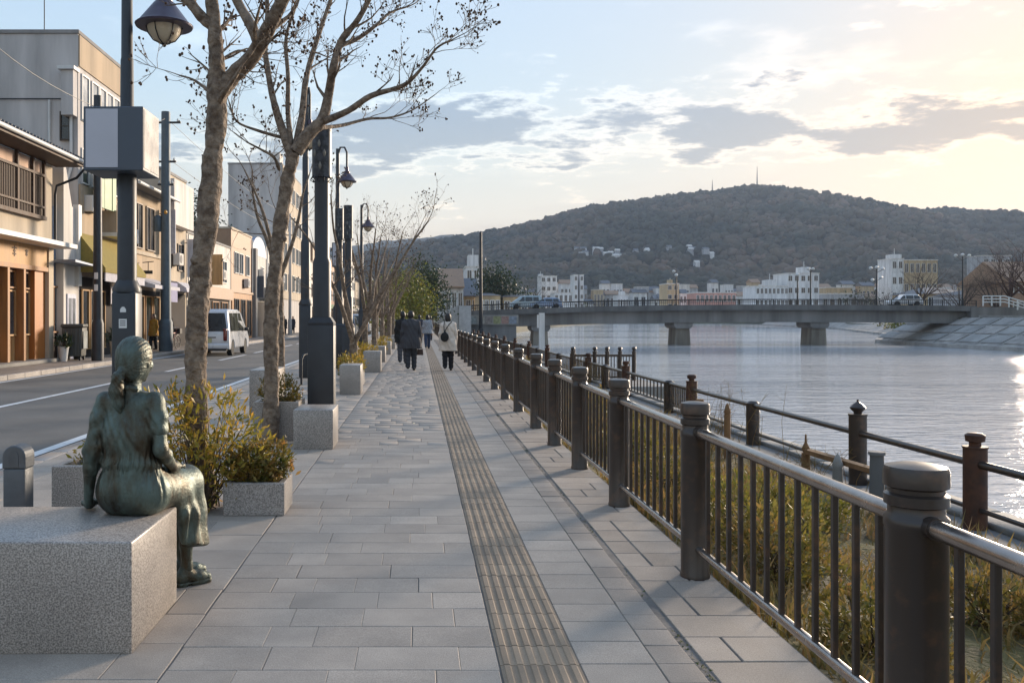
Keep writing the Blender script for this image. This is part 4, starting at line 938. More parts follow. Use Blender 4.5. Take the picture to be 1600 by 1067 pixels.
        return np.maximum(F, np.maximum(.18 - z, z - .645))
    P('blouse', C.warp(folds).mesh('blouse'), M_br, ST)
    # skirt
    K = SDF((-.36, -.26, -.32), (.36, .68, .30), .0065)
    K.ell((0, -.002, .115), (.168, .140, .122), .03); K.cap((-.02, .0, .17), (-.02, -.003, .245), .130, .124, .04); K.cap((.02, .0, .17), (.02, -.003, .245), .130, .124, .04)
    for s in (1, -1):
        K.cap((s * .085, .02, .095), (s * .09, .44, .075), .108, .088, .07); K.chain([(s * .09, .45, .065), (s * .105, .475, -.06), (s * .128, .485, -.26)], [.084, .070, .072], .07)
    K.chain([(0, .46, .05), (0, .49, -.08), (0, .51, -.26)], [.08, .075, .08], .07); K.chain([(.14, .30, .04), (.165, .36, -.08), (.178, .40, -.26)], [.045, .038, .042], .06); K.chain([(.12, .22, .04), (.150, .27, -.06), (.165, .31, -.20)], [.04, .03, .03], .05)
    def kf(F, x, y, z):
        g = sstep(.03, -.14, z); ang = np.arctan2(x, y - .34)
        F = F + g * .010 * np.sin(13 * ang + 1.5 * np.sin(9 * z) + 2 * np.sin(3 * ang))
        a2 = np.arctan2(x, -y); F = F + (.0042 * np.sin(31 * a2 + 6 * np.sin(5 * a2) + 3 * np.sin(18 * z)) * sstep(.10, .22, z) + .0036 * np.sin(17 * a2 + 9 * z + 2 * np.sin(9 * a2)) * sstep(.02, .12, z)) * sstep(.16, .08, y)
        F = F + .0032 * np.sin(21 * y + 30 * x + 4 * np.sin(12 * x + 6 * y)) * sstep(.06, .15, z) * sstep(.06, .18, y) * sstep(.46, .30, y)
        hem = -.25 + .018 * np.sin(5 * ang); F = np.maximum(F, hem - z); F = np.maximum(F, z - .262)
        yw = HY - x * math.sin(TH) + y * math.cos(TH); xw = HX + x * math.cos(TH) + y * math.sin(TH)
        on = (yw < BY1 + .004) & (xw < BX + .006); return np.where(on, np.maximum(F, .001 - z), F)
    P('skirt', K.warp(kf).mesh('skirt'), M_br, ST)
    P('waistband', MB().lathe([(.138, .228), (.146, .232), (.146, .252), (.138, .256)], 40), M_br, ST).scale = (1.03, .90, 1)
    # hair drawn back into a low ponytail
    Hh = SDF((-.20, -.24, .44), (.20, .20, .90), .0046)
    Hh.ell(hp(0, -.010, .020), (.092, .108, .100), .02, HZ); Hh.ell(hp(0, -.045, -.035), (.074, .064, .068), .03, HZ)
    tie = hp(-.008, -.098, -.045); Hh.ell(tie, (.022, .022, .022), .010)
    pt = [tie, hp(-.016, -.122, -.070), hp(-.022, -.122, -.125), hp(-.018, -.110, -.18), hp(-.010, -.098, -.235)]; Hh.chain(pt, [.018, .029, .036, .030, .007], .015)
    def hw(F, x, y, z):
        X = x - hc[0]; Y = y - hc[1]; c, s = math.cos(-HZ), math.sin(-HZ); X, Y = X * c - Y * s, X * s + Y * c; Z = z - hc[2]
        pony = (Z < -.06) & (Y < -.07)
        st = np.sin(340 * X + 50 * np.sin(8 * Z) + 60 * Y) * .0017 + np.sin(150 * X - 20 * np.sin(10 * Z)) * .0016
        rad = np.arctan2(X, Z + .055); F = F + np.where(pony, st, .0013 * np.sin(64 * rad + 3 * np.sin(25 * Y)) + .0010 * np.sin(33 * rad))
        return np.where((Y > .036 - .25 * np.maximum(0, -Z)) & (Z < .064), np.maximum(F, .02), F)
    P('hair', Hh.warp(hw).mesh('hair'), M_br, ST)
    P('hair_tie', MB().lathe([(.020, -.010), (.027, -.005), (.027, .005), (.020, .010)], 16, tie), M_br, ST)
    for s in (1, -1):
        a = ank[s]; c_, s_ = math.cos(fd[s]), math.sin(fd[s])
        S = SDF((a[0] - .2, a[1] - .18, G - .01), (a[0] + .25, a[1] + .28, G + .15), .0046)
        def q(x, y, z): return (a[0] + x * c_ - y * s_, a[1] + x * s_ + y * c_, G + z)
        S.chain([q(0, -.035, .046), q(0, .02, .050), q(0, .075, .038), q(0, .122, .030)], [.033, .033, .033, .027], .025); S.cap(q(0, -.022, .055), q(0, -.012, .085), .034, .033, .03)
        def shoe(F, x, y, z):
            X = (x - a[0]) * c_ + (y - a[1]) * s_; Y = -(x - a[0]) * s_ + (y - a[1]) * c_; Z = z - G
            t = np.clip((Y + .04) / .17, 0, 1); wd = .031 + .006 * np.sin(np.clip(t, 0, 1) * 3.0) ; d2 = np.sqrt(X ** 2 + (Y - np.clip(Y, -.04, .12)) ** 2) - wd
            welt = np.maximum(d2, np.abs(Z - .017) - .004); heel = np.maximum(np.maximum(d2 + .002, np.abs(Z - .010) - .010), Y + .0); upper = np.maximum(F, .016 - Z); ball = np.maximum(np.maximum(d2 + .002, np.abs(Z - .012) - .010), .02 - Y)
            return np.minimum(np.minimum(welt, heel), np.minimum(upper, ball))
        P('shoe', S.warp(shoe).mesh('shoe'), M_br, ST)
statue(); ST.scale = (.92, .96, 1.0)

# ------------------------------------------------------------------ people
M_skin = mat('skin', '#b58a72', 0.55, var=0.08); M_hair = mat('dark_hair', '#1d1917', 0.55, var=0.25, scale=30); M_shoe = mat('black_shoe', '#191817', 0.5)
def cloth(n, c): return mat(n, c, 0.88, var=0.14, scale=9, bump=0.25, bscale=50, bdist=0.006)
def person(label, loc, H, coat, trousers, rz=0.0, stride=.12, hem=.50, width=1.0, hairlen=.0, hood=False, res=.011, arm=(0, 0), group=None, skirt=None):
    t = thing('person', label, 'person', loc, rz, group); k = H / 1.62
    def S(*p): return tuple(q * k for q in p)
    hw = .17 * width; zs = 1.31; hip = .86
    ft = {1: (.085, stride, 0), -1: (-.085, -stride, 0)}
    pts = {}
    for s in (1, -1):
        f = ft[s]; lift = .05 if f[1] < 0 and stride > .03 else 0
        pts[s] = [(s * .085, 0, hip), (s * .085, f[1] * .62 + .02, .46), (f[0], f[1], .085 + lift)]
    armp = {}
    for s in (1, -1):
        sw = arm[0] if s > 0 else arm[1]; armp[s] = [(s * (hw - .01), -.01, zs), (s * (hw + .04), -.03 + sw * .4, 1.05), (s * (hw + .045), .04 + sw, .80)]
    B = SDF(S(-.40, -.35, -.02), S(.40, .40, 1.68), res * k)
    B.ell(S(0, 0, .90), S(.15, .11, .12)); B.cap(S(0, 0, .95), S(0, -.01, 1.25), .12 * k, .13 * k, .05); B.cap(S(-hw * .8, -.01, 1.30), S(hw * .8, -.01, 1.30), .05 * k, .05 * k, .04)
    B.cap(S(0, -.01, 1.32), S(0, .01, 1.43), .05 * k, .046 * k, .03); B.ell(S(0, .015, 1.515), S(.072, .088, .105), .02); B.ell(S(0, .06, 1.465), S(.045, .04, .05), .02); B.ell(S(0, .108, 1.50), S(.011, .014, .018), .01)
    for s in (1, -1):
        B.ell(S(s * .074, .01, 1.505), S(.012, .02, .03), .005); B.ell(S(s * .028, .096, 1.53), S(.012, .008, .008), .006)
        B.chain([S(*p) for p in pts[s]], [.085 * k, .058 * k, .04 * k], .03); B.chain([S(*p) for p in armp[s]], [.05 * k, .042 * k, .028 * k], .02)
        w = np.array(armp[s][2]); B.chain([S(*w), S(w[0], w[1] + .01, w[2] - .06), S(w[0] - s * .005, w[1] + .025, w[2] - .10)], [.026 * k, .032 * k, .024 * k], .015)
        for j in range(4): o = -.025 + .017 * j; B.chain([S(w[0], w[1] + .015 + o, w[2] - .09), S(w[0] - s * .012, w[1] + .03 + o, w[2] - .13), S(w[0] - s * .03, w[1] + .035 + o, w[2] - .155)], [.010 * k, .0095 * k, .0085 * k], .004)
        B.chain([S(w[0] - s * .012, w[1] + .03, w[2] - .04), S(w[0] - s * .02, w[1] + .055, w[2] - .08)], [.014 * k, .010 * k], .008)
    B.cap(S(-.02, .098, 1.462), S(.02, .098, 1.462), .008 * k, .008 * k, .006)
    P('body', B.mesh(), M_skin, t)
    T = SDF(S(-.30, -.35, 0), S(.30, .35, 1.0), res * k); T.ell(S(0, 0, .88), S(.165 * width, .125, .11))
    for s in (1, -1): T.chain([S(*p) for p in pts[s]], [.098 * k * width, .082 * k, .066 * k], .03)
    T.warp(lambda F, x, y, z: np.maximum(F + .004 * np.sin(60 * z / k + 20 * x), .055 * k - z)); P('trousers', T.mesh('trousers'), trousers, t)
    C = SDF(S(-.46, -.36, hem - .06), S(.46, .38, 1.50), res * k)
    C.cap(S(0, 0, 1.0), S(0, -.01, 1.22), .155 * k * width, .165 * k * width, .05); C.cap(S(-hw * .9, -.012, 1.30), S(hw * .9, -.012, 1.30), .068 * k, .068 * k, .05); C.ell(S(0, -.02, 1.2), S(.20 * width, .13, .2), .05)
    C.chain([S(0, 0, 1.0), S(-.06 * width, 0, .8), S(-.09 * width, 0, hem)], [.15 * k * width, .16 * k * width, .165 * k * width], .06); C.chain([S(0, 0, 1.0), S(.06 * width, 0, .8), S(.09 * width, 0, hem)], [.15 * k * width, .16 * k * width, .165 * k * width], .06)
    for s in (1, -1): C.chain([S(*p) for p in armp[s]], [.060 * k, .054 * k, .047 * k], .025)
    C.cap(S(0, -.01, 1.36), S(0, -.005, 1.405), .068 * k, .064 * k, .02)
    if hood: C.ell(S(0, -.10, 1.34), S(.11, .06, .08), .03)
    ym = .78
    def cf(F, x, y, z):
        body = np.abs(x) < (hw + .03) * k; F = F + .006 * np.sin(26 * np.arctan2(x, y) + 3 * z) * sstep(1.1 * k, .6 * k, z) + .005 * np.sin(30 * z / k + 14 * x + 6 * np.sin(9 * x))
        lim = np.where(np.abs(x) < (hw + .028 + .0) * k, hem * k, ym * k); return np.maximum(F, np.minimum(hem * k - z + 0 * x, 1e3) if True else lim)
    P('coat', C.warp(cf).mesh('coat'), coat, t)
    Hh = SDF(S(-.14, -.16, 1.28), S(.14, .16, 1.66), res * k * .8); Hh.ell(S(0, -.005, 1.535), S(.084, .098, .098), .02); Hh.ell(S(0, -.045, 1.49), S(.078, .062, .07), .03)
    if hairlen > 0: Hh.ell(S(0, -.05, 1.45 - hairlen * .3), S(.085, .055, .06 + hairlen), .03)
    Hh.warp(lambda F, x, y, z: np.where((y > .045 * k) & (z < 1.575 * k), np.maximum(F, .02), F + .002 * np.sin(220 * x))); P('hair', Hh.mesh('hair'), M_hair, t)
    for s in (1, -1):
        a = pts[s][2]; Q = SDF(S(a[0] - .08, a[1] - .14, -.01), S(a[0] + .08, a[1] + .22, .2), res * k * .8); z0 = a[2] - .085
        Q.chain([S(a[0], a[1] - .04, z0 + .04), S(a[0], a[1] + .05, z0 + .038), S(a[0], a[1] + .14, z0 + .028)], [.042 * k, .04 * k, .032 * k], .015); Q.cap(S(a[0], a[1], z0 + .05), S(a[0], a[1], z0 + .1), .042 * k, .045 * k, .01)
        Q.warp(lambda F, x, y, z: np.maximum(F, z0 * k + .004 - z)); P('shoe', Q.mesh('shoe'), M_shoe, t)
    return t
WX, WY = .815, 24.8
person('person in a cream coat and black trousers walking beside the railing', (WX, WY, 0), 1.58, cloth('cream_coat', '#d0c2b3'), cloth('black_trousers', '#17181d'), -.02, .05, .56, 1.03, .03)
bag = thing('shoulder_bag', 'black shoulder bag on the back of the cream coat', 'bag', (WX - .10, WY - .24, .93)); Q = SDF((-.16, -.09, -.16), (.16, .09, .22), .008); Q.ell((0, 0, 0), (.115, .05, .13), .02); Q.cap((0, 0, .08), (.01, .0, .15), .05, .012, .04)
P('pouch', Q.mesh('pouch'), cloth('black_bag', '#1b1c1c'), bag); P('strap', MB().tube([(.0, .0, .14), (.05, .03, .24), (.12, .06, .34), (.20, .12, .42)], .012, 6), MATS['black_bag'], bag); P('strap', MB().tube([(-.01, .0, .14), (-.02, .04, .30), (-.0, .10, .45)], .012, 6), MATS['black_bag'], bag)
person('stout person in a dark grey hooded coat walking down the promenade', (-.21, 24.8, 0), 1.64, cloth('charcoal_coat', '#3c3c40'), cloth('grey_trousers', '#33353a'), .02, .06, .60, 1.18, .0, True)
bag = thing('handbag', 'small brown handbag in the hand of the dark grey coat', 'bag', (.045, 24.87, .425)); P('pouch', MB().prism([(-.09, 0), (.09, 0), (.075, .16), (-.075, .16)], -.045, .045, 'y').mesh(bevel=.02, seg=2, fix=True), cloth('brown_bag', '#4a3a32'), bag); P('handle', MB().tube([(-.06, 0, .15), (-.04, 0, .23), (.04, 0, .23), (.06, 0, .15)], .009, 6), MATS['brown_bag'], bag)
person('person in black walking just ahead of the grey hooded coat', (-.50, 28.4, 0), 1.66, cloth('black_coat', '#1c1d20'), cloth('slate_trousers', '#44464c'), 0, .08, .66, 1.0)
person('distant person in a pale grey top and blue trousers on the promenade', (.42, 42.5, 0), 1.60, cloth('pale_top', '#8c9096'), cloth('blue_trousers', '#2f3d55'), .1, .16, .72, 1.0, .04, res=.016)
person('distant person in a dark jacket ahead on the promenade', (.05, 50, 0), 1.62, cloth('navy_coat', '#2a2f3c'), MATS['black_trousers'], -.1, .12, .62, 1.0, res=.018)
person('most distant person in a brown jacket on the promenade', (.75, 58, 0), 1.60, cloth('brown_coat', '#4d4138'), MATS['grey_trousers'], .1, .12, .62, 1.0, res=.02)
person('person in a mustard jacket outside the shop with the white awning', (-11.6, 39.2, .012), 1.62, cloth('mustard_coat', '#a87d2e'), MATS['black_trousers'], 2.6, .08, .66, 1.0, .03, res=.018)
person('person in dark clothes under the curved white awning', (-11.5, 45.5, .012), 1.62, MATS['black_coat'], MATS['grey_trousers'], 2.9, .1, .62, 1.0, res=.018)
person('person in black outside the white shopfront', (-11.4, 76, .012), 1.60, MATS['black_coat'], MATS['black_trousers'], 3.0, .1, .55, 1.1, res=.02)
person('person in navy standing past the white shopfront', (-11.5, 82, .012), 1.60, MATS['navy_coat'], MATS['black_trousers'], 2.8, .05, .6, 1.0, res=.02)
# ------------------------------------------------------------------ shops and houses of the street
def glassm(name, c, rough=.08):
    return mat(name, c, rough, 0, var=.25, scale=1.5, spec=.7)
M_gl = glassm('window_glass', '#3b4248'); M_gld = glassm('dark_glass', '#23262a', .15); M_glw = glassm('curtained_glass', '#7d8288', .2)
def plaster(n, c, **k): return mat(n, c, .88, var=.22, scale=1.1, bump=.2, bscale=25, streak=True, bdist=.01, **k)
M_wd = mat('honey_wood', '#9a6a3a', .6, var=.25, scale=5, bump=.3, bscale=30, streak=True, bdist=.005); M_wdd = mat('dark_wood', '#4a3627', .7, var=.25, scale=5, bump=.3, bscale=30, streak=True, bdist=.005)
M_wdp = mat('pale_wood', '#b58d5c', .65, var=.2, scale=5, bump=.3, bscale=30, streak=True, bdist=.005)
M_cream = plaster('cream_plaster', '#b5a793'); M_grey = plaster('grey_render', '#b3aeaa'); M_tan = plaster('tan_render', '#a8957d'); M_tile = mat('roof_tile', '#53565c', .5, .1, var=.2, scale=3, bump=.2)
M_bluem = mat('blue_grey_metal', '#7d8798', .5, .2, var=.12, scale=2, streak=True); M_whitew = plaster('white_render', '#cdc7bf'); M_brown = mat('brown_wall_tile', '#94765c', .6, var=.12, scale=1.5, bump=.15, bscale=12)
M_frw = mat('white_frame', '#c9c8c4', .5, var=.06); M_frd = mat('bronze_frame', '#4a3f36', .5, .4, var=.1); M_dark = mat('shop_interior', '#2a2421', .9, var=.4, scale=2); M_olive = cloth('olive_awning', '#8a7a3c'); M_whc = cloth('white_awning', '#b9b6ba')
M_pinkc = plaster('pale_pink_render', '#c0a490'); M_greyd = plaster('dark_grey_render', '#85827f'); M_green = mat('green_sign', '#5d7f52', .5, var=.12); M_iron = MATS['iron']
WC = {}
def winmesh(w, h, nx, ny, ft=.05, dp=.06):
    key = (round(w, 2), round(h, 2), nx, ny, ft)
    if key in WC: return WC[key]
    b = MB(); y0, y1 = -dp, .0
    b.box(-w / 2 - ft, -w / 2, y0, y1, -ft, h + ft); b.box(w / 2, w / 2 + ft, y0, y1, -ft, h + ft); b.box(-w / 2, w / 2, y0, y1, h, h + ft); b.box(-w / 2 - .02, w / 2 + .02, y0 - .03, y1, -ft, 0.0)
    for i in range(1, nx): x = -w / 2 + w * i / nx; b.box(x - ft * .35, x + ft * .35, y0 + .015, y1, 0.001, h - .001)
    for i in range(1, ny): z = h * i / ny; b.box(-w / 2 + .001, w / 2 - .001, y0 + .02, y1, z - ft * .3, z + ft * .3)
    pn = MB()
    pn.add([(-w / 2, -.012, 0), (w / 2, -.012, 0), (w / 2, -.012, h), (-w / 2, -.012, h)], [(0, 1, 2, 3)])
    WC[key] = (b.mesh('window'), pn.mesh('pane')); return WC[key]
def win(parent, face, a, z, w, h, nx=2, ny=1, fm=None, gm=None, X=-12.3, name='window', ft=.05):
    'face +x: a = y of the middle on the street front at X; face -y: a = x of the middle on the wall at y = X'
    me, pn = winmesh(w, h, nx, ny, ft); gm = gm or M_gl; fm = fm or M_frw
    mk = me.name + fm.name
    if not me.materials: me.materials.append(fm)
    if me.materials[0] != fm:
        me2 = bpy.data.meshes.get(mk) or me.copy(); me2.name = mk; me2.materials.clear(); me2.materials.append(fm); me = me2
    pk = pn.name + gm.name
    if not pn.materials: pn.materials.append(gm)
    if pn.materials[0] != gm:
        p2 = bpy.data.meshes.get(pk) or pn.copy(); p2.name = pk; p2.materials.clear(); p2.materials.append(gm); pn = p2
    loc = (X, a, z) if face == '+x' else (a, X, z)
    o = P(name, me, None, parent, loc, R(90) if face == '+x' else 0, world=True); P('pane', pn, None, o); return o
def house(label, x0, x1, y0, y1, h, m, name='shop_house', cat='building', cap=None, group=None, z0=-.15):
    t = thing(name, label, cat, ((x0 + x1) / 2, (y0 + y1) / 2, 0), group=group)
    P('wall', MB().box(x0, x1, y0, y1, z0, h), m, t, world=True)
    if cap: P('parapet_cap', MB().box(x0 - .05, x1 + .05, y0 - .05, y1 + .05, h - .04, h + .10).mesh(bevel=.01, seg=1), cap, t, world=True)
    return t
def bx(t, name, m, *a, bevel=0): return P(name, MB().box(*a) if not bevel else MB().box(*a).mesh(bevel=bevel, seg=1), m, t, world=True)
def pipe(t, pts, r=.05, m=None, name='drain_pipe'): return P(name, MB().tube(pts, r, 8), m or M_frw, t, world=True)
X = -12.3
# A: timber shop house at the left
A = house('timber shop house with lattice upper windows and honey wood doors', -20, X - .35, 19.5, 30.1, 6.6, M_cream, 'timber_house')
bx(A, 'upper_storey', M_cream, X - .36, X, 19.5, 30.1, 3.95, 6.55)
bx(A, 'corner_post', M_cream, X - .36, X + .03, 29.75, 30.12, 0, 3.78)
bx(A, 'canopy_slab', M_frw, X - .4, X + .75, 19.5, 30.35, 3.78, 3.93, bevel=.01)
bx(A, 'fascia', M_wdp, X - .345, X - .02, 19.5, 29.74, 3.12, 3.779)
for yy, s in ((27.3, .16), (28.15, .10)):
    b = MB()
    for dz, hw_ in ((0, .5), (.35, 1.0), (-.35, .7)): b.box(X - .018, X - .005, yy - s * hw_, yy + s * hw_, 3.5 + dz * s * 1.6 - .02, 3.5 + dz * s * 1.6 + .02)
    b.box(X - .017, X - .004, yy - .02, yy + .02, 3.5 - s, 3.5 + s); P('fascia_emblem', b, M_wdd, A, world=True)
bx(A, 'door_lintel', M_wd, X - .345, X + .02, 19.5, 29.74, 2.98, 3.119)
for yy in (22.0, 23.7, 25.4, 26.9, 28.0): bx(A, 'door_post', M_wd, X - .34, X, yy - .07, yy + .07, .02, 2.979)
bx(A, 'wood_panel', mat('amber_wood', '#a8672c', .55, var=.2, scale=4, streak=True), X - .345, X - .10, 28.95, 29.745, .02, 2.979)
for ya, yb in ((22.07, 23.63), (23.77, 25.33), (25.47, 26.83), (26.97, 27.93), (28.07, 28.94)):
    mid = (ya + yb) / 2; w = yb - ya - .12
    o = win(A, '+x', mid, 2.42, w, .46, 1, 1, M_wd, M_gld, X - .30, 'transom'); o = win(A, '+x', mid, .95, w, 1.32, 1, 1, M_wdp, M_gl, X - .30, 'sliding_door')
    bx(A, 'door_panel', M_wdp, X - .345, X - .285, ya + .02, yb - .02, .10, .88)
    for k in range(4): bx(A, 'panel_groove', M_wd, X - .284, X - .275, ya + w * (k + .5) / 4 - .01, ya + w * (k + .5) / 4 + .015, .12, .86)
bx(A, 'door_step', M_conc, X - .34, X + .35, 19.5, 29.9, .012, .12, bevel=.01)
bx(A, 'lattice_sill', M_wdd, X + .005, X + .20, 19.5, 29.2, 4.62, 4.74)
for yy in (21.3, 22.9, 24.5, 25.9, 27.2, 28.3, 29.15): bx(A, 'lattice_post', M_wdd, X + .06, X + .16, yy - .05, yy + .05, 4.74, 6.55)
bx(A, 'lattice_rail', M_wdd, X + .06, X + .17, 19.5, 29.2, 6.02, 6.10); bx(A, 'lattice_rail', M_wdd, X + .06, X + .165, 19.5, 29.2, 5.0, 5.06)
lat = MB().box(-.012, .012, -.02, .02, 0, 1.27).mesh()
for k in range(70): P('lattice_slat', lat, M_wdd, A, (X + .11, 21.35 + k * .111, 4.745), world=True)
for ya, yb in ((21.35, 22.85), (22.95, 24.45), (24.55, 25.85), (25.95, 27.15), (27.25, 28.25), (28.35, 29.1)): bx(A, 'paper_screen', M_pinkc, X + .002, X + .05, ya, yb, 6.12, 6.5); bx(A, 'lattice_glass', M_gld, X + .001, X + .03, ya, yb, 4.76, 6.0)
b = MB(); b.prism([(X + .95, 6.72), (X + .95, 6.80), (-16.2, 8.75), (-20.5, 6.8), (-20.5, 6.7), (-16.2, 8.6)], 19.2, 30.5, 'y'); rf = P('roof', b.mesh(fix=True), M_tile, A, world=True)
rib = MB().beam((X + .97, 0, 6.83), (-16.2, 0, 8.78), .07, .05).mesh()
for k in range(50): P('roof_rib', rib, M_tile, rf, (0, 19.3 + k * .227, 0))
P('gutter', MB().tube([(X + 1.0, 19.2, 6.70), (X + 1.0, 30.6, 6.70)], .07, 8), M_frw, A, world=True)
bx(A, 'eave_board', M_wdd, X + .0, X + .93, 19.3, 30.4, 6.56, 6.68)
pipe(A, [(X + 1.0, 30.5, 6.6), (X + .7, 30.4, 6.2), (X + .1, 30.2, 5.9), (X + .06, 30.18, 5.6), (X + .06, 30.18, 4.0)], .045, M_darkm)
# B: narrow infill
B_ = house('narrow blue grey metal clad lean-to between the timber house and the awning shop', -18, X - .25, 30.16, 32.0, 5.3, M_bluem, 'lean_to')
b = MB(); b.prism([(31.0, 0), (32.3, 0), (32.3, 5.3), (31.75, 5.4), (31.0, 7.2)], X - .9, X + .02, 'x'); P('sloped_gable', b.mesh(fix=True), M_whitew, B_, world=True)
b = MB(); b.prism([(30.3, 3.35), (32.1, 3.30), (32.1, 3.36), (30.3, 3.43)], X - .3, X + .7, 'x'); P('tin_canopy', b.mesh(fix=True), M_bluem, B_, world=True)
win(B_, '+x', 30.75, 1.0, .7, 1.5, 2, 1, M_wd, M_gl, X - .24); bx(B_, 'wood_dado', M_wdd, X - .25, X - .2, 30.25, 31.0, .02, .95)
bx(B_, 'white_door', mat('pale_blue_door', '#a9adc0', .5), X + .022, X + .06, 31.25, 32.05, .02, 2.3); bx(B_, 'door_glass', M_glw, X + .061, X + .07, 31.35, 31.6, 1.1, 2.15); bx(B_, 'door_glass', M_glw, X + .061, X + .07, 31.7, 31.95, 1.1, 2.15)
bx(B_, 'duct', M_frw, X - .05, X + .16, 32.0, 32.3, 2.6, 5.5)
# C: the big grey block with the awning shop
C_ = house('tall grey rendered block with an olive shop awning', -25, X, 32.35, 37.0, 11.75, M_grey, 'grey_block', cap=M_greyd)
bx(C_, 'street_front', M_tan, X + .001, X + .05, 32.4, 36.95, 10.55, 11.68); bx(C_, 'street_front', M_tan, X + .001, X + .06, 32.4, 36.95, 3.0, 6.3)
for yy in (33.0, 34.0, 34.8, 35.6, 36.4): win(C_, '+x', yy, 8.7, .62, 1.6, 1, 1, M_frw, M_glw, X + .0); win(C_, '+x', yy, 6.4, .62, 1.2, 1, 1, M_frw, M_gl, X + .0)
win(C_, '+x', 35.6, 4.9, 1.1, 1.1, 2, 1, M_frd, M_gld, X + .06)
bx(C_, 'balcony', M_tan, X + .061, X + .65, 34.6, 36.8, 4.75, 5.6); bx(C_, 'balcony_slab', M_frw, X + .062, X + .72, 34.5, 36.85, 4.6, 4.749)
win(C_, '-y', -12.75, 7.9, .28, .95, 1, 2, M_frd, M_gld, 32.35); pipe(C_, [(-13.3, 32.27, 9.3), (-13.3, 32.27, 5.4)], .05); pipe(C_, [(-12.52, 32.25, 9.6), (-12.5, 32.25, 6.9), (-12.7, 32.2, 6.2), (-12.75, 32.2, 5.5)], .055)
bx(C_, 'duct_housing', M_grey, -12.75, X - .02, 31.95, 32.345, 8.7, 10.3); bx(C_, 'duct_cap', M_frw, -12.85, X + .05, 31.85, 32.4, 10.31, 10.43)
pipe(C_, [(-24, 32.3, 9.35), (-12.6, 32.3, 9.35)], .02, M_darkm, 'cable'); pipe(C_, [(-14.2, 34, 11.8), (-14.2, 34, 13.6)], .02, M_darkm, 'antenna')
b = MB(); b.add([(X + .05, 32.2, 4.55), (X + 1.05, 32.2, 3.25), (X + 1.05, 32.2, 3.10), (X + .05, 32.2, 3.10), (X + .05, 37.0, 4.55), (X + 1.05, 37.0, 3.25), (X + 1.05, 37.0, 3.10), (X + .05, 37.0, 3.10)], [(0, 1, 5, 4), (1, 2, 6, 5), (0, 3, 2, 1), (4, 5, 6, 7)]); P('awning', b.mesh(fix=True), M_olive, C_, world=True)
bx(C_, 'awning_valance', M_whc, X + .98, X + 1.02, 32.3, 36.9, 2.78, 3.09); bx(C_, 'shop_opening', M_dark, X + .001, X + .03, 32.5, 36.9, .02, 2.95)
for yy in (32.9, 33.7, 34.6): win(C_, '+x', yy, .35, .6, 2.1, 1, 1, M_wdp, M_gld, X + .04, 'shop_door')
for k, yy in enumerate((34.9, 35.5, 36.1)): bx(C_, 'shop_curtain', M_whc, X + .3, X + .32, yy, yy + .5, 2.0, 2.7)
g = thing('green_banner_sign', 'green hanging sign boards above the olive awning', 'sign', (X + .55, 33.6, 5.6))
for ya, yb in ((32.9, 33.5), (33.54, 34.3), (34.4, 34.8)): P('green_board', MB().box(X + .5, X + .56, ya, yb, 5.55, 7.0), M_green, g, world=True)
# D: tan house with tiled eave
D_ = house('tan two storey shop with tall dark windows and a tiled eave', -19, X, 37.1, 42.8, 7.1, M_tan)
b = MB(); b.prism([(X + .75, 7.05), (X + .75, 7.16), (-15.5, 8.4), (-15.5, 7.05)], 36.9, 43.1, 'y'); rf = P('roof', b.mesh(fix=True), M_tile, D_, world=True); P('gutter', MB().tube([(X + .8, 36.9, 7.05), (X + .8, 43.1, 7.05)], .07, 8), M_frw, D_, world=True)
for yy in (39.2, 41.0): win(D_, '+x', yy, 4.55, 1.15, 1.9, 2, 1, M_frd, M_gld, X)
bx(D_, 'string_course', M_cream, X + .001, X + .08, 37.15, 42.75, 4.25, 4.4)
b = MB(); b.prism([(X + .01, 3.25), (X + 1.25, 2.85), (X + 1.25, 2.70), (X + .01, 2.9)], 37.6, 41.5, 'y'); P('awning', b.mesh(fix=True), M_whc, D_, world=True)
bx(D_, 'banner', mat('lilac_banner', '#8c8aa6', .8), X + .8, X + .84, 41.0, 42.6, 2.2, 3.1); bx(D_, 'shop_opening', M_dark, X + .001, X + .03, 37.4, 42.5, .02, 2.69)
for yy in (38.2, 39.4, 40.6, 41.8): win(D_, '+x', yy, .4, .9, 2.0, 1, 1, M_wdp, M_gl if yy < 40 else M_gld, X + .04, 'shop_door')
b = MB(); b.tube([(X + .1, 39.6, 3.9), (X + .6, 39.6, 3.95)], .02, 6); b.tube([(X + .35, 39.6, 3.95), (X + .35, 39.6, 3.5)], .02, 6); b.box(X + .15, X + .55, 39.58, 39.62, 3.4, 3.55); P('bracket_sign', b, M_darkm, D_, world=True)
# E narrow
E_ = house('narrow tall beige house with a curved white awning', -19, X, 42.9, 47.4, 8.6, M_cream, cap=M_greyd)
for z in (3.9, 6.3):
    for yy in (44.0, 46.2): win(E_, '+x', yy, z, 1.0, 1.3, 2, 1, M_frd, M_gl, X)
bx(E_, 'bay', M_whitew, X + .001, X + .5, 43.3, 47.0, 6.0, 8.2); 
b = MB(); b.prism([(X + .01, 3.3), (X + .7, 3.2), (X + 1.15, 2.9), (X + 1.2, 2.7), (X + .01, 2.8)], 43.0, 47.3, 'y'); P('awning', b.mesh(fix=True), M_whc, E_, world=True)
bx(E_, 'shop_opening', M_dark, X + .001, X + .03, 43.2, 47.1, .02, 2.69)
F_ = house('low pale shop with a white fascia half hidden behind the nearest tree', -19, X, 47.5, 58.6, 6.0, M_whitew, cap=M_greyd)
for yy in (49, 51.5, 54, 56.5): win(F_, '+x', yy, 3.7, 1.5, 1.3, 2, 1, M_frw, M_gl, X)
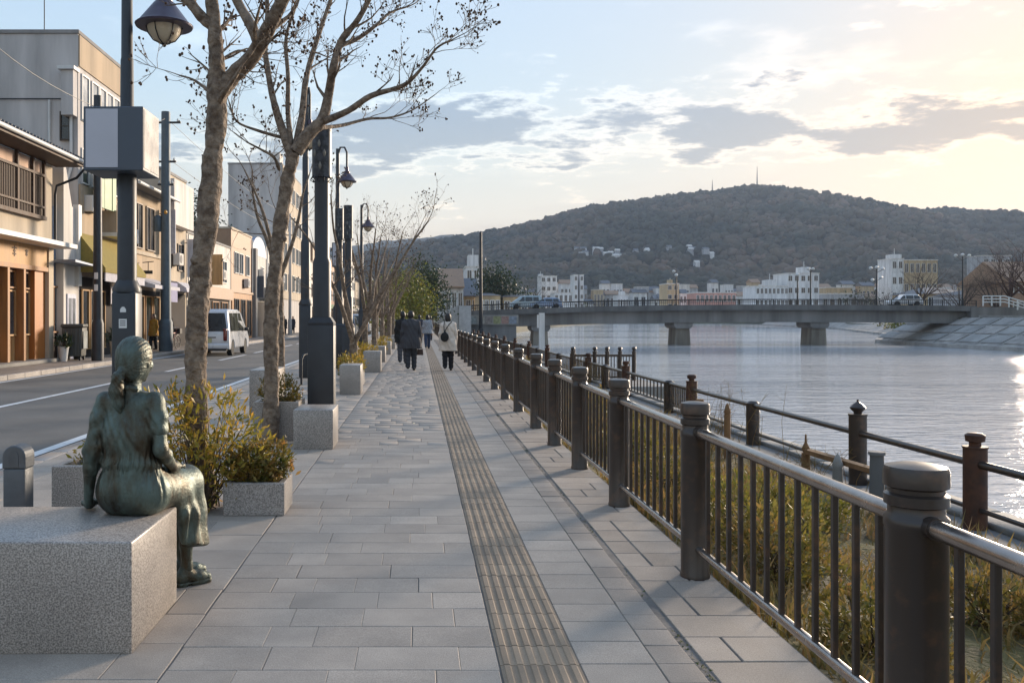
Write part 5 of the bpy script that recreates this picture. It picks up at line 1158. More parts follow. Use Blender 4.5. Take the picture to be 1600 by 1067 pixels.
bx(F_, 'shop_opening', M_dark, X + .001, X + .03, 47.8, 58.2, .02, 2.6); bx(F_, 'fascia', M_brown, X + .001, X + .25, 47.6, 58.4, 2.6, 3.3)
for yy in (49, 51.5, 54, 56.5): win(F_, '+x', yy, .3, 1.6, 2.1, 2, 1, M_wd, M_gld, X + .04, 'shop_door')
# G brown
G_ = house('brown tiled two storey shop with white corner windows', -17, X, 58.8, 66.0, 7.35, M_brown, cap=M_cream)
win(G_, '-y', -13.05, 4.55, .55, 1.2, 1, 1, M_frw, M_glw, 58.8)
for yy in (60.4, 62.0): win(G_, '+x', yy, 4.5, 1.3, 1.35, 2, 1, M_frw, M_gl, X)
win(G_, '+x', 64.3, 4.5, 1.3, 1.35, 2, 1, M_frw, M_gl, X)
bx(G_, 'shopfront', M_wd, X + .001, X + .06, 58.9, 65.9, .0, 3.15); bx(G_, 'side_shopfront', M_wd, -16.5, X - .02, 58.74, 58.799, 0, 3.15); bx(G_, 'sign_board', M_wdd, X - 1.4, X - .3, 58.68, 58.739, 2.3, 2.9); bx(G_, 'string_course', M_brown, -17, X + .15, 58.68, 66.0, 3.15, 3.3)
for yy in (60.2, 62.4, 64.6): win(G_, '+x', yy, .2, 1.5, 2.5, 2, 1, M_wdd, M_gld, X + .06, 'shop_door')
win(G_, '-y', -13.6, .3, 1.2, 1.7, 2, 1, M_wdd, M_gld, 58.74, 'shop_window')
# H, I white shops
H_ = house('white shop with an arched gable and pale blue shutters', -18, X, 66.1, 72.3, 6.2, M_whitew)
b = MB(); n_ = 9; b.prism([(66.1, 6.2)] + [(69.2 - 3.1 * math.cos(math.pi * k / 10), 6.2 + 1.5 * math.sin(math.pi * k / 10)) for k in range(1, 10)] + [(72.3, 6.2)], -18, X + .02, 'x'); P('arched_gable', b.mesh(fix=True), M_bluem, H_, world=True)
for yy in (67.6, 70.5): win(H_, '+x', yy, 3.9, 1.2, 1.5, 2, 1, M_frw, M_glw, X)
bx(H_, 'downpipe_pillar', M_greyd, X + .001, X + .3, 66.1, 66.9, 0, 6.6); bx(H_, 'shop_opening', M_dark, X + .001, X + .03, 67, 72, .02, 2.7); bx(H_, 'balcony', M_greyd, X + .001, X + .6, 68.8, 72.2, 2.9, 3.8)
I_ = house('white two storey shop with a small round balcony', -18, X, 72.4, 80.3, 7.6, M_whitew, cap=M_frw)
for yy in (74, 76.2, 78.5): win(I_, '+x', yy, 4.4, 1.3, 1.5, 2, 1, M_frw, M_glw, X)
P('round_balcony', MB().lathe([(.1, -.5), (.5, -.35), (.75, 0), (.8, .3)], 14, (X + .05, 75.2, 4.0)), M_concd, I_, world=True)
bx(I_, 'shop_opening', M_dark, X + .001, X + .03, 72.8, 80, .02, 2.8)
for yy in (74, 76.2, 78.5): win(I_, '+x', yy, .2, 1.3, 2.4, 2, 1, M_frd, M_gl, X + .04, 'shop_door')
J_ = house('tallest blank grey block with a lit windowed street front', -17.1, X, 80.5, 93.5, 15.3, M_grey, 'grey_block', cap=M_greyd)
bx(J_, 'roof_tank', M_whitew, -13.6, -12.7, 82, 84, 15.4, 16.6); bx(J_, 'street_front', M_cream, X + .001, X + .1, 80.6, 93.4, 3.2, 15.2)
for z in (4.0, 6.8, 9.6, 12.4):
    for yy in (82, 84.6, 87.2, 89.8, 92): win(J_, '+x', yy, z, 1.5, 1.5, 2, 1, M_frw, M_gl, X + .1)
pipe(J_, [(-13.6, 80.4, 9.8), (-13.6, 80.4, 3)], .06, M_frw, 'vent_pipe')
specs = [(94, 104, 7.8, M_whitew, 'white shop block past the tallest grey block'), (104.2, 113, 10.2, M_brown, 'brown shop block with a boxed balcony'), (113.2, 124, 7.4, M_greyd, 'dark grey low shop far along the street'),
         (124.2, 138, 9.6, M_pinkc, 'pale pink shop with a red awning far along the street'), (138.2, 152, 8.2, M_tan, 'tan shop near the end of the street'), (152.2, 172, 12.0, M_whitew, 'white taller block at the street end'), (172.2, 200, 8.5, M_cream, 'cream last house of the street row')]
for k, (a, c, h, m, lab) in enumerate(specs):
    t = house(lab, -20, X + (.0 if k % 2 else .15), a, c, h, m, cap=M_greyd); xf = X + (.0 if k % 2 else .15)
    n_ = int((c - a) / 2.8); z = 3.9
    while z + 1.8 < h:
        for q in range(n_): win(t, '+x', a + (c - a) * (q + .5) / n_, z, 1.4, 1.4, 2, 1, M_frw if k % 2 else M_frd, M_gl if q % 2 else M_glw, xf)
        z += 2.8
    bx(t, 'shop_opening', M_dark, xf + .001, xf + .04, a + .4, c - .4, .02, 2.7); bx(t, 'fascia', [M_frw, M_wdd, M_green, mat('red_awning', '#a8503f', .8), M_wd, M_slate, M_whc][k], xf + .001, xf + .5, a + .2, c - .2, 2.71, 3.3)
    for q in range(n_): win(t, '+x', a + (c - a) * (q + .5) / n_, .2, 1.5, 2.2, 2, 1, M_frd, M_gld, xf + .05, 'shop_door')
bl = thing('background_block', 'plain grey building closing the view behind the brown shop', 'building', (-24, 70, 0)); P('wall', MB().box(-30, -18.2, 60, 78, -.1, 8.2), M_greyd, bl, world=True); P('parapet_cap', MB().box(-30.1, -18.1, 59.9, 78.1, 8.201, 8.35), M_grey, bl, world=True)
win(bl, '-y', -20, 5, 1.4, 1.2, 2, 1, M_frw, M_gl, 60)

def acunit(t, y, z, xf=X):
    o = bx(t, 'air_conditioner', M_whitew, xf + .05, xf + .38, y - .4, y + .4, z, z + .6, bevel=.02)
    P('fan_grille', MB().tube([(xf + .381, y - .12, z + .3), (xf + .392, y - .12, z + .3)], .22, 16), M_greyd, o); P('bracket', MB().box(xf, xf + .36, y - .3, y - .26, z - .05, z - .003), M_darkm, o)
acunit(C_, 33.2, 5.35); acunit(D_, 37.8, 4.6); acunit(E_, 45.1, 4.1); acunit(F_, 50.2, 4.6); acunit(F_, 55.3, 3.8); acunit(H_, 69.0, 4.6); acunit(I_, 79.6, 4.6); acunit(G_, 63.2, 3.6)
for t_, yy, za, zb in ((D_, 37.3, .1, 7.0), (E_, 42.98, .1, 8.5), (F_, 47.6, .1, 5.9), (F_, 53, 3.3, 5.9), (I_, 72.5, .1, 7.5), (H_, 72.2, 2.8, 6.2), (G_, 65.9, 3.3, 7.2)): pipe(t_, [(X + .08, yy, zb), (X + .08, yy, za)], .045, M_frw)
for t_, yy, za, zb, m_ in ((D_, 42.6, 4.5, 6.6, M_whc), (E_, 47.2, 3.6, 5.6, M_pale), (F_, 52.8, 3.4, 5.2, M_wdp), (I_, 73.0, 3.2, 5.2, M_frw), (H_, 66.95, 3.0, 4.6, M_slate)):
    o = bx(t_, 'projecting_sign', m_, X + .12, X + .75, yy - .06, yy + .06, za, zb, bevel=.015); P('sign_bracket', MB().tube([(X, yy, zb - .2), (X + .12, yy, zb - .2)], .02, 6), M_darkm, o)
for k, (ya, za, yb, zb) in enumerate(((30.3, 8.3, 39.0, 9.9), (39.0, 9.9, 78.0, 10.0), (39.0, 8.2, 78.0, 8.6), (30.3, 8.35, 18.0, 9.0))):
    w_ = thing('overhead_wire', ['wire sagging between the dark pole and the teal pole', 'upper wire sagging from the teal pole down the street', 'lower wire sagging from the teal pole down the street', 'wire running back from the dark pole over the timber house'][k], 'wire', (-10.9, ya, za))
    P('strand', MB().tube([(-10.9 - .002 * (ya + (yb - ya) * s / 10), ya + (yb - ya) * s / 10, za + .25 + (zb - za) * s / 10 - .5 * math.sin(math.pi * s / 10)) for s in range(11)], .011, 4), M_darkm, w_, world=True)
# ------------------------------------------------------------------ poles, bin, pots
def upole(label, x, y, h, r, m, arms):
    t = thing('utility_pole', label, 'pole', (x, y, .012))
    P('base_sleeve', MB().lathe([(r * 1.55, 0), (r * 1.55, 1.25), (r * 1.2, 1.4)], 10), m, t); P('shaft', MB().lathe([(r * 1.2, 1.3), (r * 1.05, h * .6), (r, h)], 12), m, t)
    for z, w in arms: P('crossarm', MB().box(-w / 2, w / 2, -.04, .04, z, z + .08), M_darkm, t); [P('insulator', MB().lathe([(.03, z + .08), (.05, z + .12), (.03, z + .2), (.001, z + .22)], 8, (s * w * .4, 0, 0)), M_frw, t) for s in (-1, 1)]
    return t
M_teal = mat('teal_grey_pole', '#4d5a63', .6, .1, var=.15, scale=3)
t = upole('dark utility pole with notices in front of the olive awning', -10.85, 30.3, 8.95, .13, M_post, [(8.3, .5)])
for z in (2.35, 2.75): P('notice', MB().box(-.06, .06, -.165, -.15, z, z + .22), M_white, t)
t = upole('teal grey utility pole outside the beige house', -11.0, 39.0, 10.4, .19, M_teal, [(9.9, 1.3), (8.2, .9), (7.2, .7)])
P('transformer_can', MB().lathe([(.16, 5.2), (.2, 5.25), (.2, 5.8), (.1, 5.9)], 12, (-.35, 0, 0)), M_teal, t); P('amber_lamp', MB().lathe([(.05, 5.95), (.07, 6.0), (.05, 6.1), (.001, 6.12)], 8, (.05, -.2, 0)), mat('amber_glass', '#c8902c', .3), t)
t = upole('slim grey pole in front of the tallest grey block', -11.2, 78, 10.5, .11, M_grey, [(10, 1.0), (8.6, .8)])
t = thing('wheeled_bin', 'dark ribbed wheeled bin beside the utility pole', 'bin', (-11.75, 30.6, .012), R(8))
P('body', MB().prism([(-.30, .14), (.30, .14), (.34, 1.12), (-.34, 1.12)], -.36, .36, 'y').mesh(bevel=.03, seg=2, fix=True), mat('bin_plastic', '#4b4c48', .6, var=.15), t); P('lid', MB().box(-.37, .37, -.40, .40, 1.12, 1.24).mesh(bevel=.04, seg=2), MATS['bin_plastic'], t)
for k in range(5): P('rib', MB().box(-.24 + k * .11, -.20 + k * .11, -.385, -.36, .2, 1.08), MATS['bin_plastic'], t)
for sx in (-.24, .24):
    for sy in (-.28, .28): P('wheel', MB().tube([(sx - .03, sy, .07), (sx + .03, sy, .07)], .07, 12), M_darkm, t)
P('front_plate', MB().box(.345, .36, -.3, .3, .4, 1.0), mat('pale_plate', '#8d9290', .4), t)
def pot(label, x, y, h, s, seed, col):
    t = thing('flower_pot', label, 'pot', (x, y, .012)); P('pot', MB().lathe([(.10 * s, 0), (.15 * s, h), (.16 * s, h), (.16 * s, h + .02), (.13 * s, h + .02), (.12 * s, h - .04), (.001, h - .04)], 12), col, t)
    shrub(label.replace('pot', 'plant growing in it', 1) if False else 'leafy plant in the ' + label, (x, y, h), [(0, 0, .15 * s, .22 * s, .22 * s, .22 * s)], 160, .13 * s, M_leafD, seed, 'potted_plant', 8)
pot('white tapered pot by the timber house corner', -11.85, 29.9, .46, 1.15, 91, M_frw)
pot('dark pot beside the pale blue door', -11.9, 31.2, .3, 1.0, 92, M_darkm)
pot('pale pot outside the olive awning shop', -11.4, 33.6, .55, 1.3, 93, M_cream)
def bicycle(label, x, y, rz):
    t = thing('bicycle', label, 'bicycle', (x, y, .012), rz)
    for yy in (-.52, .52):
        b = MB(); b.tube([(0, yy + .32 * math.cos(R(15 * k)), .33 + .32 * math.sin(R(15 * k))) for k in range(25)], .018, 6, False); w = P('wheel', b, M_darkm, t); s = MB(); [s.tube([(0, yy, .33), (0, yy + .32 * math.cos(R(45 * k)), .33 + .32 * math.sin(R(45 * k)))], .004, 3) for k in range(8)]; P('spokes', s, M_frw, w)
    b = MB(); [b.tube(q, .016, 6) for q in ([(0, -.52, .33), (0, -.1, .33), (0, -.22, .78)], [(0, -.1, .33), (0, .38, .78)], [(0, -.2, .7), (0, .38, .78)], [(0, .52, .33), (0, .36, .95)], [(0, -.52, .33), (0, -.2, .7)])]; P('frame', b, mat('bike_red', '#6b3a34', .4, .3), t)
    P('saddle', MB().box(-.07, .07, -.34, -.10, .80, .85).mesh(bevel=.02, seg=2), M_darkm, t); P('handlebar', MB().tube([(-.25, .28, .98), (-.1, .36, 1.0), (.1, .36, 1.0), (.25, .28, .98)], .014, 6), M_frw, t); P('basket', MB().box(-.15, .15, .46, .70, .72, .95), M_iron, t)
bicycle('parked bicycle in front of the tan shop', -11.2, 40.2, .2); bicycle('parked bicycle leaning nearer the lilac banner', -11.3, 41.2, -.15)
# ------------------------------------------------------------------ vehicles
M_tyre = mat('tyre', '#151515', .8); M_rim = mat('alloy', '#8a8c8e', .35, .8, var=.05); M_tail = mat('tail_light', '#6a1512', .25, spec=.7, coat=.5); M_plate = mat('number_plate', '#b9b489', .5); M_trim = mat('black_trim', '#1a1a1b', .5)
def carpaint(n, c): return mat(n, c, .28, .1, var=.03, scale=2, coat=.6)
def car(label, loc, rz, paint, L_=4.2, w=1.70, h=1.85, van=True, group=None):
    t = thing('van' if van else 'car', label, 'van' if van else 'car', loc, rz, group); hl = L_ / 2; bl = .98 if van else .88
    def arch(c): return [(c + .36 * math.cos(R(a)), .30 + .36 * math.sin(R(a))) for a in range(0, 181, 20)]
    # outline from the rear (y = -hl) over the roof to the front
    if van: top = [(-hl, .42), (-hl - .02, .72), (-hl + .02, bl), (-hl + .16, h - .12), (-hl + .34, h), (hl - 1.9, h), (hl - 1.35, h - .10), (hl - .55, bl + .06), (hl - .08, bl - .22), (hl, .55), (hl - .03, .26)]
    else: top = [(-hl, .40), (-hl, .78), (-hl + .10, bl), (-hl + .55, h - .08), (-hl + .95, h), (hl - 1.9, h - .02), (hl - 1.15, bl + .04), (hl - .12, bl - .18), (hl, .55), (hl - .03, .26)]
    bot = arch(hl - .82) + arch(-hl + .78)
    prof = top + [(hl - .46, .24)] + bot[:10] + bot[10:] + [(-hl + .40, .24), (-hl + .02, .28)]
    def half(z): return w / 2 * (1 - .16 * max(0, z - bl) / (h - bl)) * (1 - .03 * max(0, .5 - z))
    n = len(prof); b = MB(); b.add([(-half(z), y, z) for y, z in prof] + [(half(z), y, z) for y, z in prof], [tuple(range(n)), tuple(range(2 * n - 1, n - 1, -1))] + [(i, i + n, (i + 1) % n + n, (i + 1) % n) for i in range(n)])
    P('body', b.mesh(bevel=.07, seg=3, fix=True, sharp=60), paint, t)
    def pane(name, pts, m): P(name, MB().add(pts, [tuple(range(len(pts)))]).mesh(fix=False), m, t)
    z0, z1 = bl + .04, h - .16; sl = (.14 / (h - .12 - bl)) if van else (.45 / (h - .08 - bl)); ry = lambda z: (-hl + .02 if van else -hl + .10) + (z - bl) * sl - .012
    pane('rear_window', [(-half(z0) * .90, ry(z0), z0), (half(z0) * .90, ry(z0), z0), (half(z1) * .86, ry(z1), z1), (-half(z1) * .86, ry(z1), z1)], M_gld)
    for s in (-1, 1):
        for ya, yb, yc in ((-hl + .45, -hl + 1.15, 0), (-hl + 1.22, -hl + 2.1, 0), (-hl + 2.18, hl - 1.15, -.42)):
            X0 = s * (half(z0) + .006); X1 = s * (half(z1) + .006); pane('side_window', [(X0, ya, z0), (X0, yb, z0), (X1, yb + yc, z1), (X1, ya + (.06 if ya < -hl + .5 else 0), z1)][::s], M_gld)
        P('tail_light', MB().box(s * w * .40 - .07, s * w * .40 + .09 * 1, -hl - .045, -hl + .05, bl - .36, bl + .16 if van else bl - .1).mesh(bevel=.03, seg=2), M_tail, t)
        P('headlight', MB().box(s * w * .36 - .14, s * w * .36 + .14, hl - .14, hl + .012, .62, .78).mesh(bevel=.03, seg=2), M_frw, t)
        P('wing_mirror', MB().box(s * (w / 2 + .02), s * (w / 2 + .20), hl - 1.3, hl - 1.2, bl + .02, bl + .18).mesh(bevel=.03, seg=2), M_trim, t)
        for yy in (hl - .82, -hl + .78):
            wq = P('wheel', MB().lathe([(.22, -.1), (.30, -.1), (.32, -.07), (.32, .07), (.30, .1), (.22, .1)], 20).mesh(), M_tyre, t, (s * (w / 2 - .12), yy, .31), rot=(0, R(90), 0))
            P('rim', MB().lathe([(.001, .075), (.06, .085), (.12, .07), (.20, .09), (.225, .1), (.225, -.1), (.001, -.09)], 16).mesh(fix=True), M_rim, wq, rot=(0, 0 if s > 0 else R(180), 0))
    P('number_plate', MB().box(-.17, .17, -hl - .035, -hl - .022, bl - .42, bl - .25), M_plate, t); P('rear_bumper', MB().box(-w * .47, w * .47, -hl - .05, -hl + .1, .30, .52).mesh(bevel=.04, seg=2), paint, t); P('bumper_trim', MB().box(-w * .44, w * .44, -hl - .03, -hl + .1, .22, .31), M_trim, t)
    P('tailgate_handle', MB().box(-.34, .34, -hl - .034, -hl - .015, bl - .23, bl - .19), M_trim, t); P('wiper', MB().beam((0, ry(z0) - .01, z0 + .02), (.34, ry(z0 + .08) - .012, z0 + .08), .012, .012), M_trim, t)
    return t
RZ = -.11
car('white van with dark rear window driving away past the tan shops', (-8.62, 38.8, RZ), 0, carpaint('white_paint', '#c4c6ca'), 4.3, 1.76, 1.93)
car('silver grey hatchback ahead of the distant white van', (-5.75, 72, RZ), 0, carpaint('silver_paint', '#80848a'), 4.0, 1.68, 1.66)
car('distant white van with red tail lights on the street', (-5.6, 88, RZ), 0, MATS['white_paint'], 4.3, 1.72, 1.95)
car('farthest pale car on the street', (-5.5, 112, RZ), 0, carpaint('pale_paint', '#a4a39e'), 4.1, 1.68, 1.6, False)

# ------------------------------------------------------------------ the bridge
BYc = 106.0
def deckz(x): return float(np.interp(x, [5, 12, 20, 30, 40, 55, 66], [2.15, 2.42, 2.68, 2.86, 2.92, 2.88, 2.75]))
br = thing('river_bridge', 'long grey concrete girder bridge on stone piers over the river', 'bridge', (35, BYc, -1.9))
xs = np.linspace(5.6, 66, 40)
def ribbon(y0, y1, za, zb):
    v = []; f = []
    for x in xs: z = deckz(x); v += [(x, y0, z + za), (x, y1, z + za), (x, y1, z + zb), (x, y0, z + zb)]
    for i in range(len(xs) - 1):
        for k in range(4): f.append((i * 4 + k, i * 4 + (k + 1) % 4, i * 4 + 4 + (k + 1) % 4, i * 4 + 4 + k))
    f += [(0, 3, 2, 1), tuple(len(v) - 4 + k for k in range(4))]; b = MB(); b.add(v, f); return b.mesh(fix=True)
P('girder', ribbon(BYc + .7, BYc + 5.6, -1.95, -.45), M_concd, br, world=True); P('deck', ribbon(BYc, BYc + 6.4, -.45, 0), mat('dark_stained_concrete', '#5d5c5a', .85, var=.3, scale=.8, streak=True), br, world=True)
P('edge_beam', ribbon(BYc - .15, BYc - .001, -.50, .12), MATS['dark_stained_concrete'], br, world=True)
for x in (14.6, 31.6, 47.9):
    z = deckz(x) - 1.95; b = MB(); b.prism([(x - 1.12, z), (x + 1.12, z), (x + 1.12, z - .4), (x + .85, z - .7), (x - .85, z - .7), (x - 1.12, z - .4)], BYc + .9, BYc + 5.0, 'y'); o = P('pier_cap', b.mesh(fix=True), M_concd, br, world=True)
    b = MB(); b.prism([(x - .82, z - .7), (x + .82, z - .7), (x + 1.0, -2.6), (x - 1.0, -2.6)], BYc + 1.2, BYc + 4.2, 'y'); P('pier', b.mesh(fix=True), mat('mossy_pier', '#6e675c', .9, var=.3, scale=.7, streak=True, col2='#8a8479'), br, world=True)
P('handrail', ribbon(BYc + .02, BYc + .10, .72, .80), M_iron, br, world=True); P('mid_rail', ribbon(BYc + .03, BYc + .08, .40, .45), M_iron, br, world=True)
bp_ = MB().box(-.05, .05, -.05, .05, 0, .78).mesh(); bb = MB().box(-.015, .015, -.015, .015, .05, .97).mesh()
for k in range(31): x = 6 + 2 * k; P('railing_post', bp_, M_iron, br, (x, BYc + .06, deckz(x)), world=True)
far = MB()
for k in range(240): x = 6 + .25 * k; z = deckz(x); far.box(x - .02, x + .02, BYc + .04, BYc + .07, z, z + .74)
P('railing_bars', far, M_iron, br, world=True, kind='stuff')
P('far_handrail', ribbon(BYc + 6.3, BYc + 6.38, .72, .80), M_iron, br, world=True)
P('abutment', MB().box(3.2, 6.2, BYc - .3, BYc + 6.7, -2.5, 2.14), M_conc, br, world=True); P('abutment', MB().prism([(66.5, -2.5), (73, -2.5), (73, 2.74), (65.2, 2.74), (65.2, .8), (66.5, .8)], BYc - .3, BYc + 6.7, 'y').mesh(fix=True), M_concd, br, world=True)
# painted retaining wall, stairs and landing wall at the near end
wl = thing('retaining_wall', 'grey retaining wall with faded painted panels under the bridge end', 'wall', (7.5, 101, -1)); P('wall', MB().box(5.6, 11.2, 100.5, 101, .7, 1.8), M_conc, wl, world=True); P('footing', MB().box(5.6, 11.0, 100.8, 101.4, -2.4, .699), M_concd, wl, world=True)
for k, c in enumerate(('#858a86', '#8f8a80', '#7f7670', '#84845f', '#8c7066', '#787f88')): P('painted_panel', MB().box(5.7 + k * .90, 6.5 + k * .90, 100.47, 100.499, .8, 1.65), mat('faded_paint_%s' % 'abcdef'[k], c, .8, var=.3, scale=3), wl, world=True)
stt = thing('bridge_stair', 'pale concrete stair with sloped parapets up to the bridge', 'stair', (2.5, 95, 0))
for k in range(13): P('step', MB().box(1.9 + k * .17, 1.9 + (k + 1) * .17, 94, 96.4, -.1, .15 * (k + 1)), M_conc, stt, world=True)
for yy in (93.75, 96.41): b = MB(); b.prism([(1.7, -.1), (4.2, -.1), (4.2, 2.78), (4.1, 2.8), (1.7, .85)], yy, yy + .22, 'y'); P('parapet', b.mesh(fix=True), mat('pale_concrete', '#b0aeac', .85, var=.12), stt, world=True)
P('landing', MB().box(4.21, 5.5, 93.75, 101, -2.0, 2.0), M_conc, stt, world=True); P('landing_parapet', MB().box(4.22, 5.49, 93.6, 93.749, -2.0, 2.75), MATS['pale_concrete'], stt, world=True)
tp = thing('tall_pole', 'very tall thin dark pole at the near end of the bridge', 'pole', (6.9, 99.5, -.6)); P('shaft', MB().lathe([(.22, 0), (.2, 4), (.14, 11.6), (.001, 11.65)], 10), M_darkm, tp); P('collar', MB().lathe([(.3, 0), (.3, .8), (.22, .9)], 10), M_darkm, tp)
gp = thing('gauge_post', 'pale square water gauge post standing at the bank under the bridge', 'post', (13.2, 96, -2.2)); P('post', MB().box(-.28, .28, -.28, .28, 0, 4.2).mesh(bevel=.03, seg=1), M_whitew, gp); P('gauge_board', MB().box(-.5, -.285, -.1, .1, 2.6, 4.0), M_whitew, gp)
def blamp(label, x, yy, h, globes, group=None):
    t = thing('bridge_lamp', label, 'street lamp', (x, yy, deckz(x)), group=group); P('shaft', MB().lathe([(.12, 0), (.09, .6), (.06, h)], 8), M_darkm, t)
    for dx, dz in globes: P('arm', MB().tube([(0, 0, h * .92 + dz), (dx, 0, h + dz)], .03, 5), M_darkm, t); P('globe', MB().lathe([(.001, -.2), (.16, -.12), (.22, .02), (.12, .16), (.001, .2)], 10, (dx, 0, h + dz + .1)), M_frw, t)
blamp('single globe lamp standing on the bridge above the first long span', 30.6, BYc + .4, 3.6, [(0, 0)]); blamp('bridge lamp with a globe on a side arm near the middle pier', 32.2, BYc + 6.0, 4.3, [(-.3, 0)])
blamp('slim bridge lamp in front of the tall white block', 45.0, BYc + .4, 3.6, [(0, 0)]); blamp('flat headed bridge lamp beyond the second pier', 49.0, BYc + 6.0, 4.6, [(-.3, 0), (.3, 0)]); blamp('many globed lamp cluster on the bridge', 54.4, BYc + .4, 4.4, [(-.7, 0), (0, .1), (.7, -.1), (.5, -1.1), (-.5, -1.4)])
blamp('three globed lamp near the far end of the bridge', 64.6, BYc + .4, 6.0, [(-.8, 0), (0, .1), (.8, 0)])
for k, (x, lab, c, h) in enumerate([(13.0, 'pale blue minivan on the near end of the bridge', '#94a6ae', 1.7), (15.4, 'small bright blue car behind the pale minivan', '#7d8ea8', 1.4), (59, 'white car near the far bridge end', '#b8babd', 1.5)]):
    car(lab, (x, BYc + 3, deckz(x) + .01), R(90), carpaint('bridge_car_paint_%s' % 'abcde'[k], c), 4.0, 1.65, h, h > 1.6)

# ------------------------------------------------------------------ right bank
def slopewall(name, label, pts, ztop, run, m, cat):
    'pts: foot of the wall along the water'
    t = thing(name, label, cat, (pts[0][0], pts[0][1], -2)); b = MB(); v = []; f = []
    for i, (x, y) in enumerate(pts):
        a = Vector(pts[max(i - 1, 0)]); c = Vector(pts[min(i + 1, len(pts) - 1)]); d = (c - a).normalized(); nrm = Vector((d.y, -d.x)) * run
        v += [(x, y, -2.6), (x, y, -1.35), (x + nrm.x * .12, y + nrm.y * .12, -1.35), (x + nrm.x, y + nrm.y, ztop), (x + nrm.x * 1.3, y + nrm.y * 1.3, ztop), (x + nrm.x * 1.3, y + nrm.y * 1.3, -2.6)]
    for i in range(len(pts) - 1):
        for k in range(6): f.append((i * 6 + k, i * 6 + (k + 1) % 6, i * 6 + 6 + (k + 1) % 6, i * 6 + 6 + k))
    f += [tuple(range(6)), tuple(range(len(v) - 1, len(v) - 7, -1))]; b.add(v, f); P('revetment', b.mesh(fix=True), m, t, world=True); return t
M_reva = mat('stone_revetment', '#8c8a86', .9, var=.3, scale=.35, bump=.6, bscale=3, bdist=.1); M_revb = mat('pale_revetment', '#97928c', .9, var=.32, scale=.5, bump=.4, bscale=3, bdist=.1)
slopewall('bank_revetment', 'sloping grey stone embankment on the right bank before the bridge', [(57.0, 40), (57.3, 80), (58, 103), (59.5, 116.8)], 1.5, 6.5, M_revb, 'embankment')
rv = bpy.data.objects['bank_revetment']
for k in range(14):
    y_ = 62 + 4 * k; xf = float(np.interp(y_, [40, 80, 103, 116.8], [57.0, 57.3, 58, 59.5])); b = MB(); b.prism([(xf + .6, -1.38), (xf + .8, -1.30), (xf + 6.6, 1.58), (xf + 6.6, 1.3)], y_, y_ + .35, 'y'); P('stone_rib', b.mesh(fix=True), M_conc, rv, world=True)
    for j in range(3):
        x0_ = xf + 1.2 + j * 1.8; b = MB(); b.prism([(x0_, -1.36 + (x0_ - xf - .78) * .498), (x0_ + 1.5, -1.36 + (x0_ + .72 - xf) * .498), (x0_ + 1.5, -1.26 + (x0_ + .72 - xf) * .498), (x0_, -1.26 + (x0_ - xf - .78) * .498)], y_ + .5, y_ + 3.8, 'y'); P('facing_panel', b.mesh(fix=True), M_reva if (k + j) % 3 else M_revb, rv, world=True)
P('coping', MB().box(64.4, 65.0, 42, 103, 1.45, 1.75), M_conc, rv, world=True)
slopewall('bank_revetment', 'pale sloping embankment on the right bank behind the bridge', [(59.6, 117), (88, 170), (122, 262), (156, 410)], 1.6, 7, M_revb, 'embankment')
for k in range(6): x = 74 + k * 6.5; y = 136 + k * 15; shrub('dark green bush on the pale embankment behind the bridge', (x + 2, y - 1, -1.2), [(0, 0, .8, 1.7, 2.2, 1.0)], 300, .5, M_leafO, 130 + k, 'bank_bush', 6, 'bushes on the right embankment')
rp = thing('ramp_railing', 'white railing of the ramp descending from the far bridge end', 'railing', (68, 104, 2.9))
for k in range(9): x = 65.5 + k * 1.0; z = np.interp(x, [65.5, 68, 72.5, 76], [2.95, 2.95, 1.6, 1.6]); P('post', MB().box(x - .06, x + .06, 103.9, 104.02, z - .1, z + 1.05), M_frw, rp, world=True)
for dz in (.35, .7, 1.05): P('rail', MB().tube([(65.5, 103.96, 2.95 + dz), (68, 103.96, 2.95 + dz), (72.5, 103.96, 1.6 + dz), (76, 103.96, 1.6 + dz)], .07, 5), M_frw, rp, world=True)
bank = P('right_bank', MB().box(64.3, 200, 20, 118, -2.9, 1.49), M_far, kind='structure')

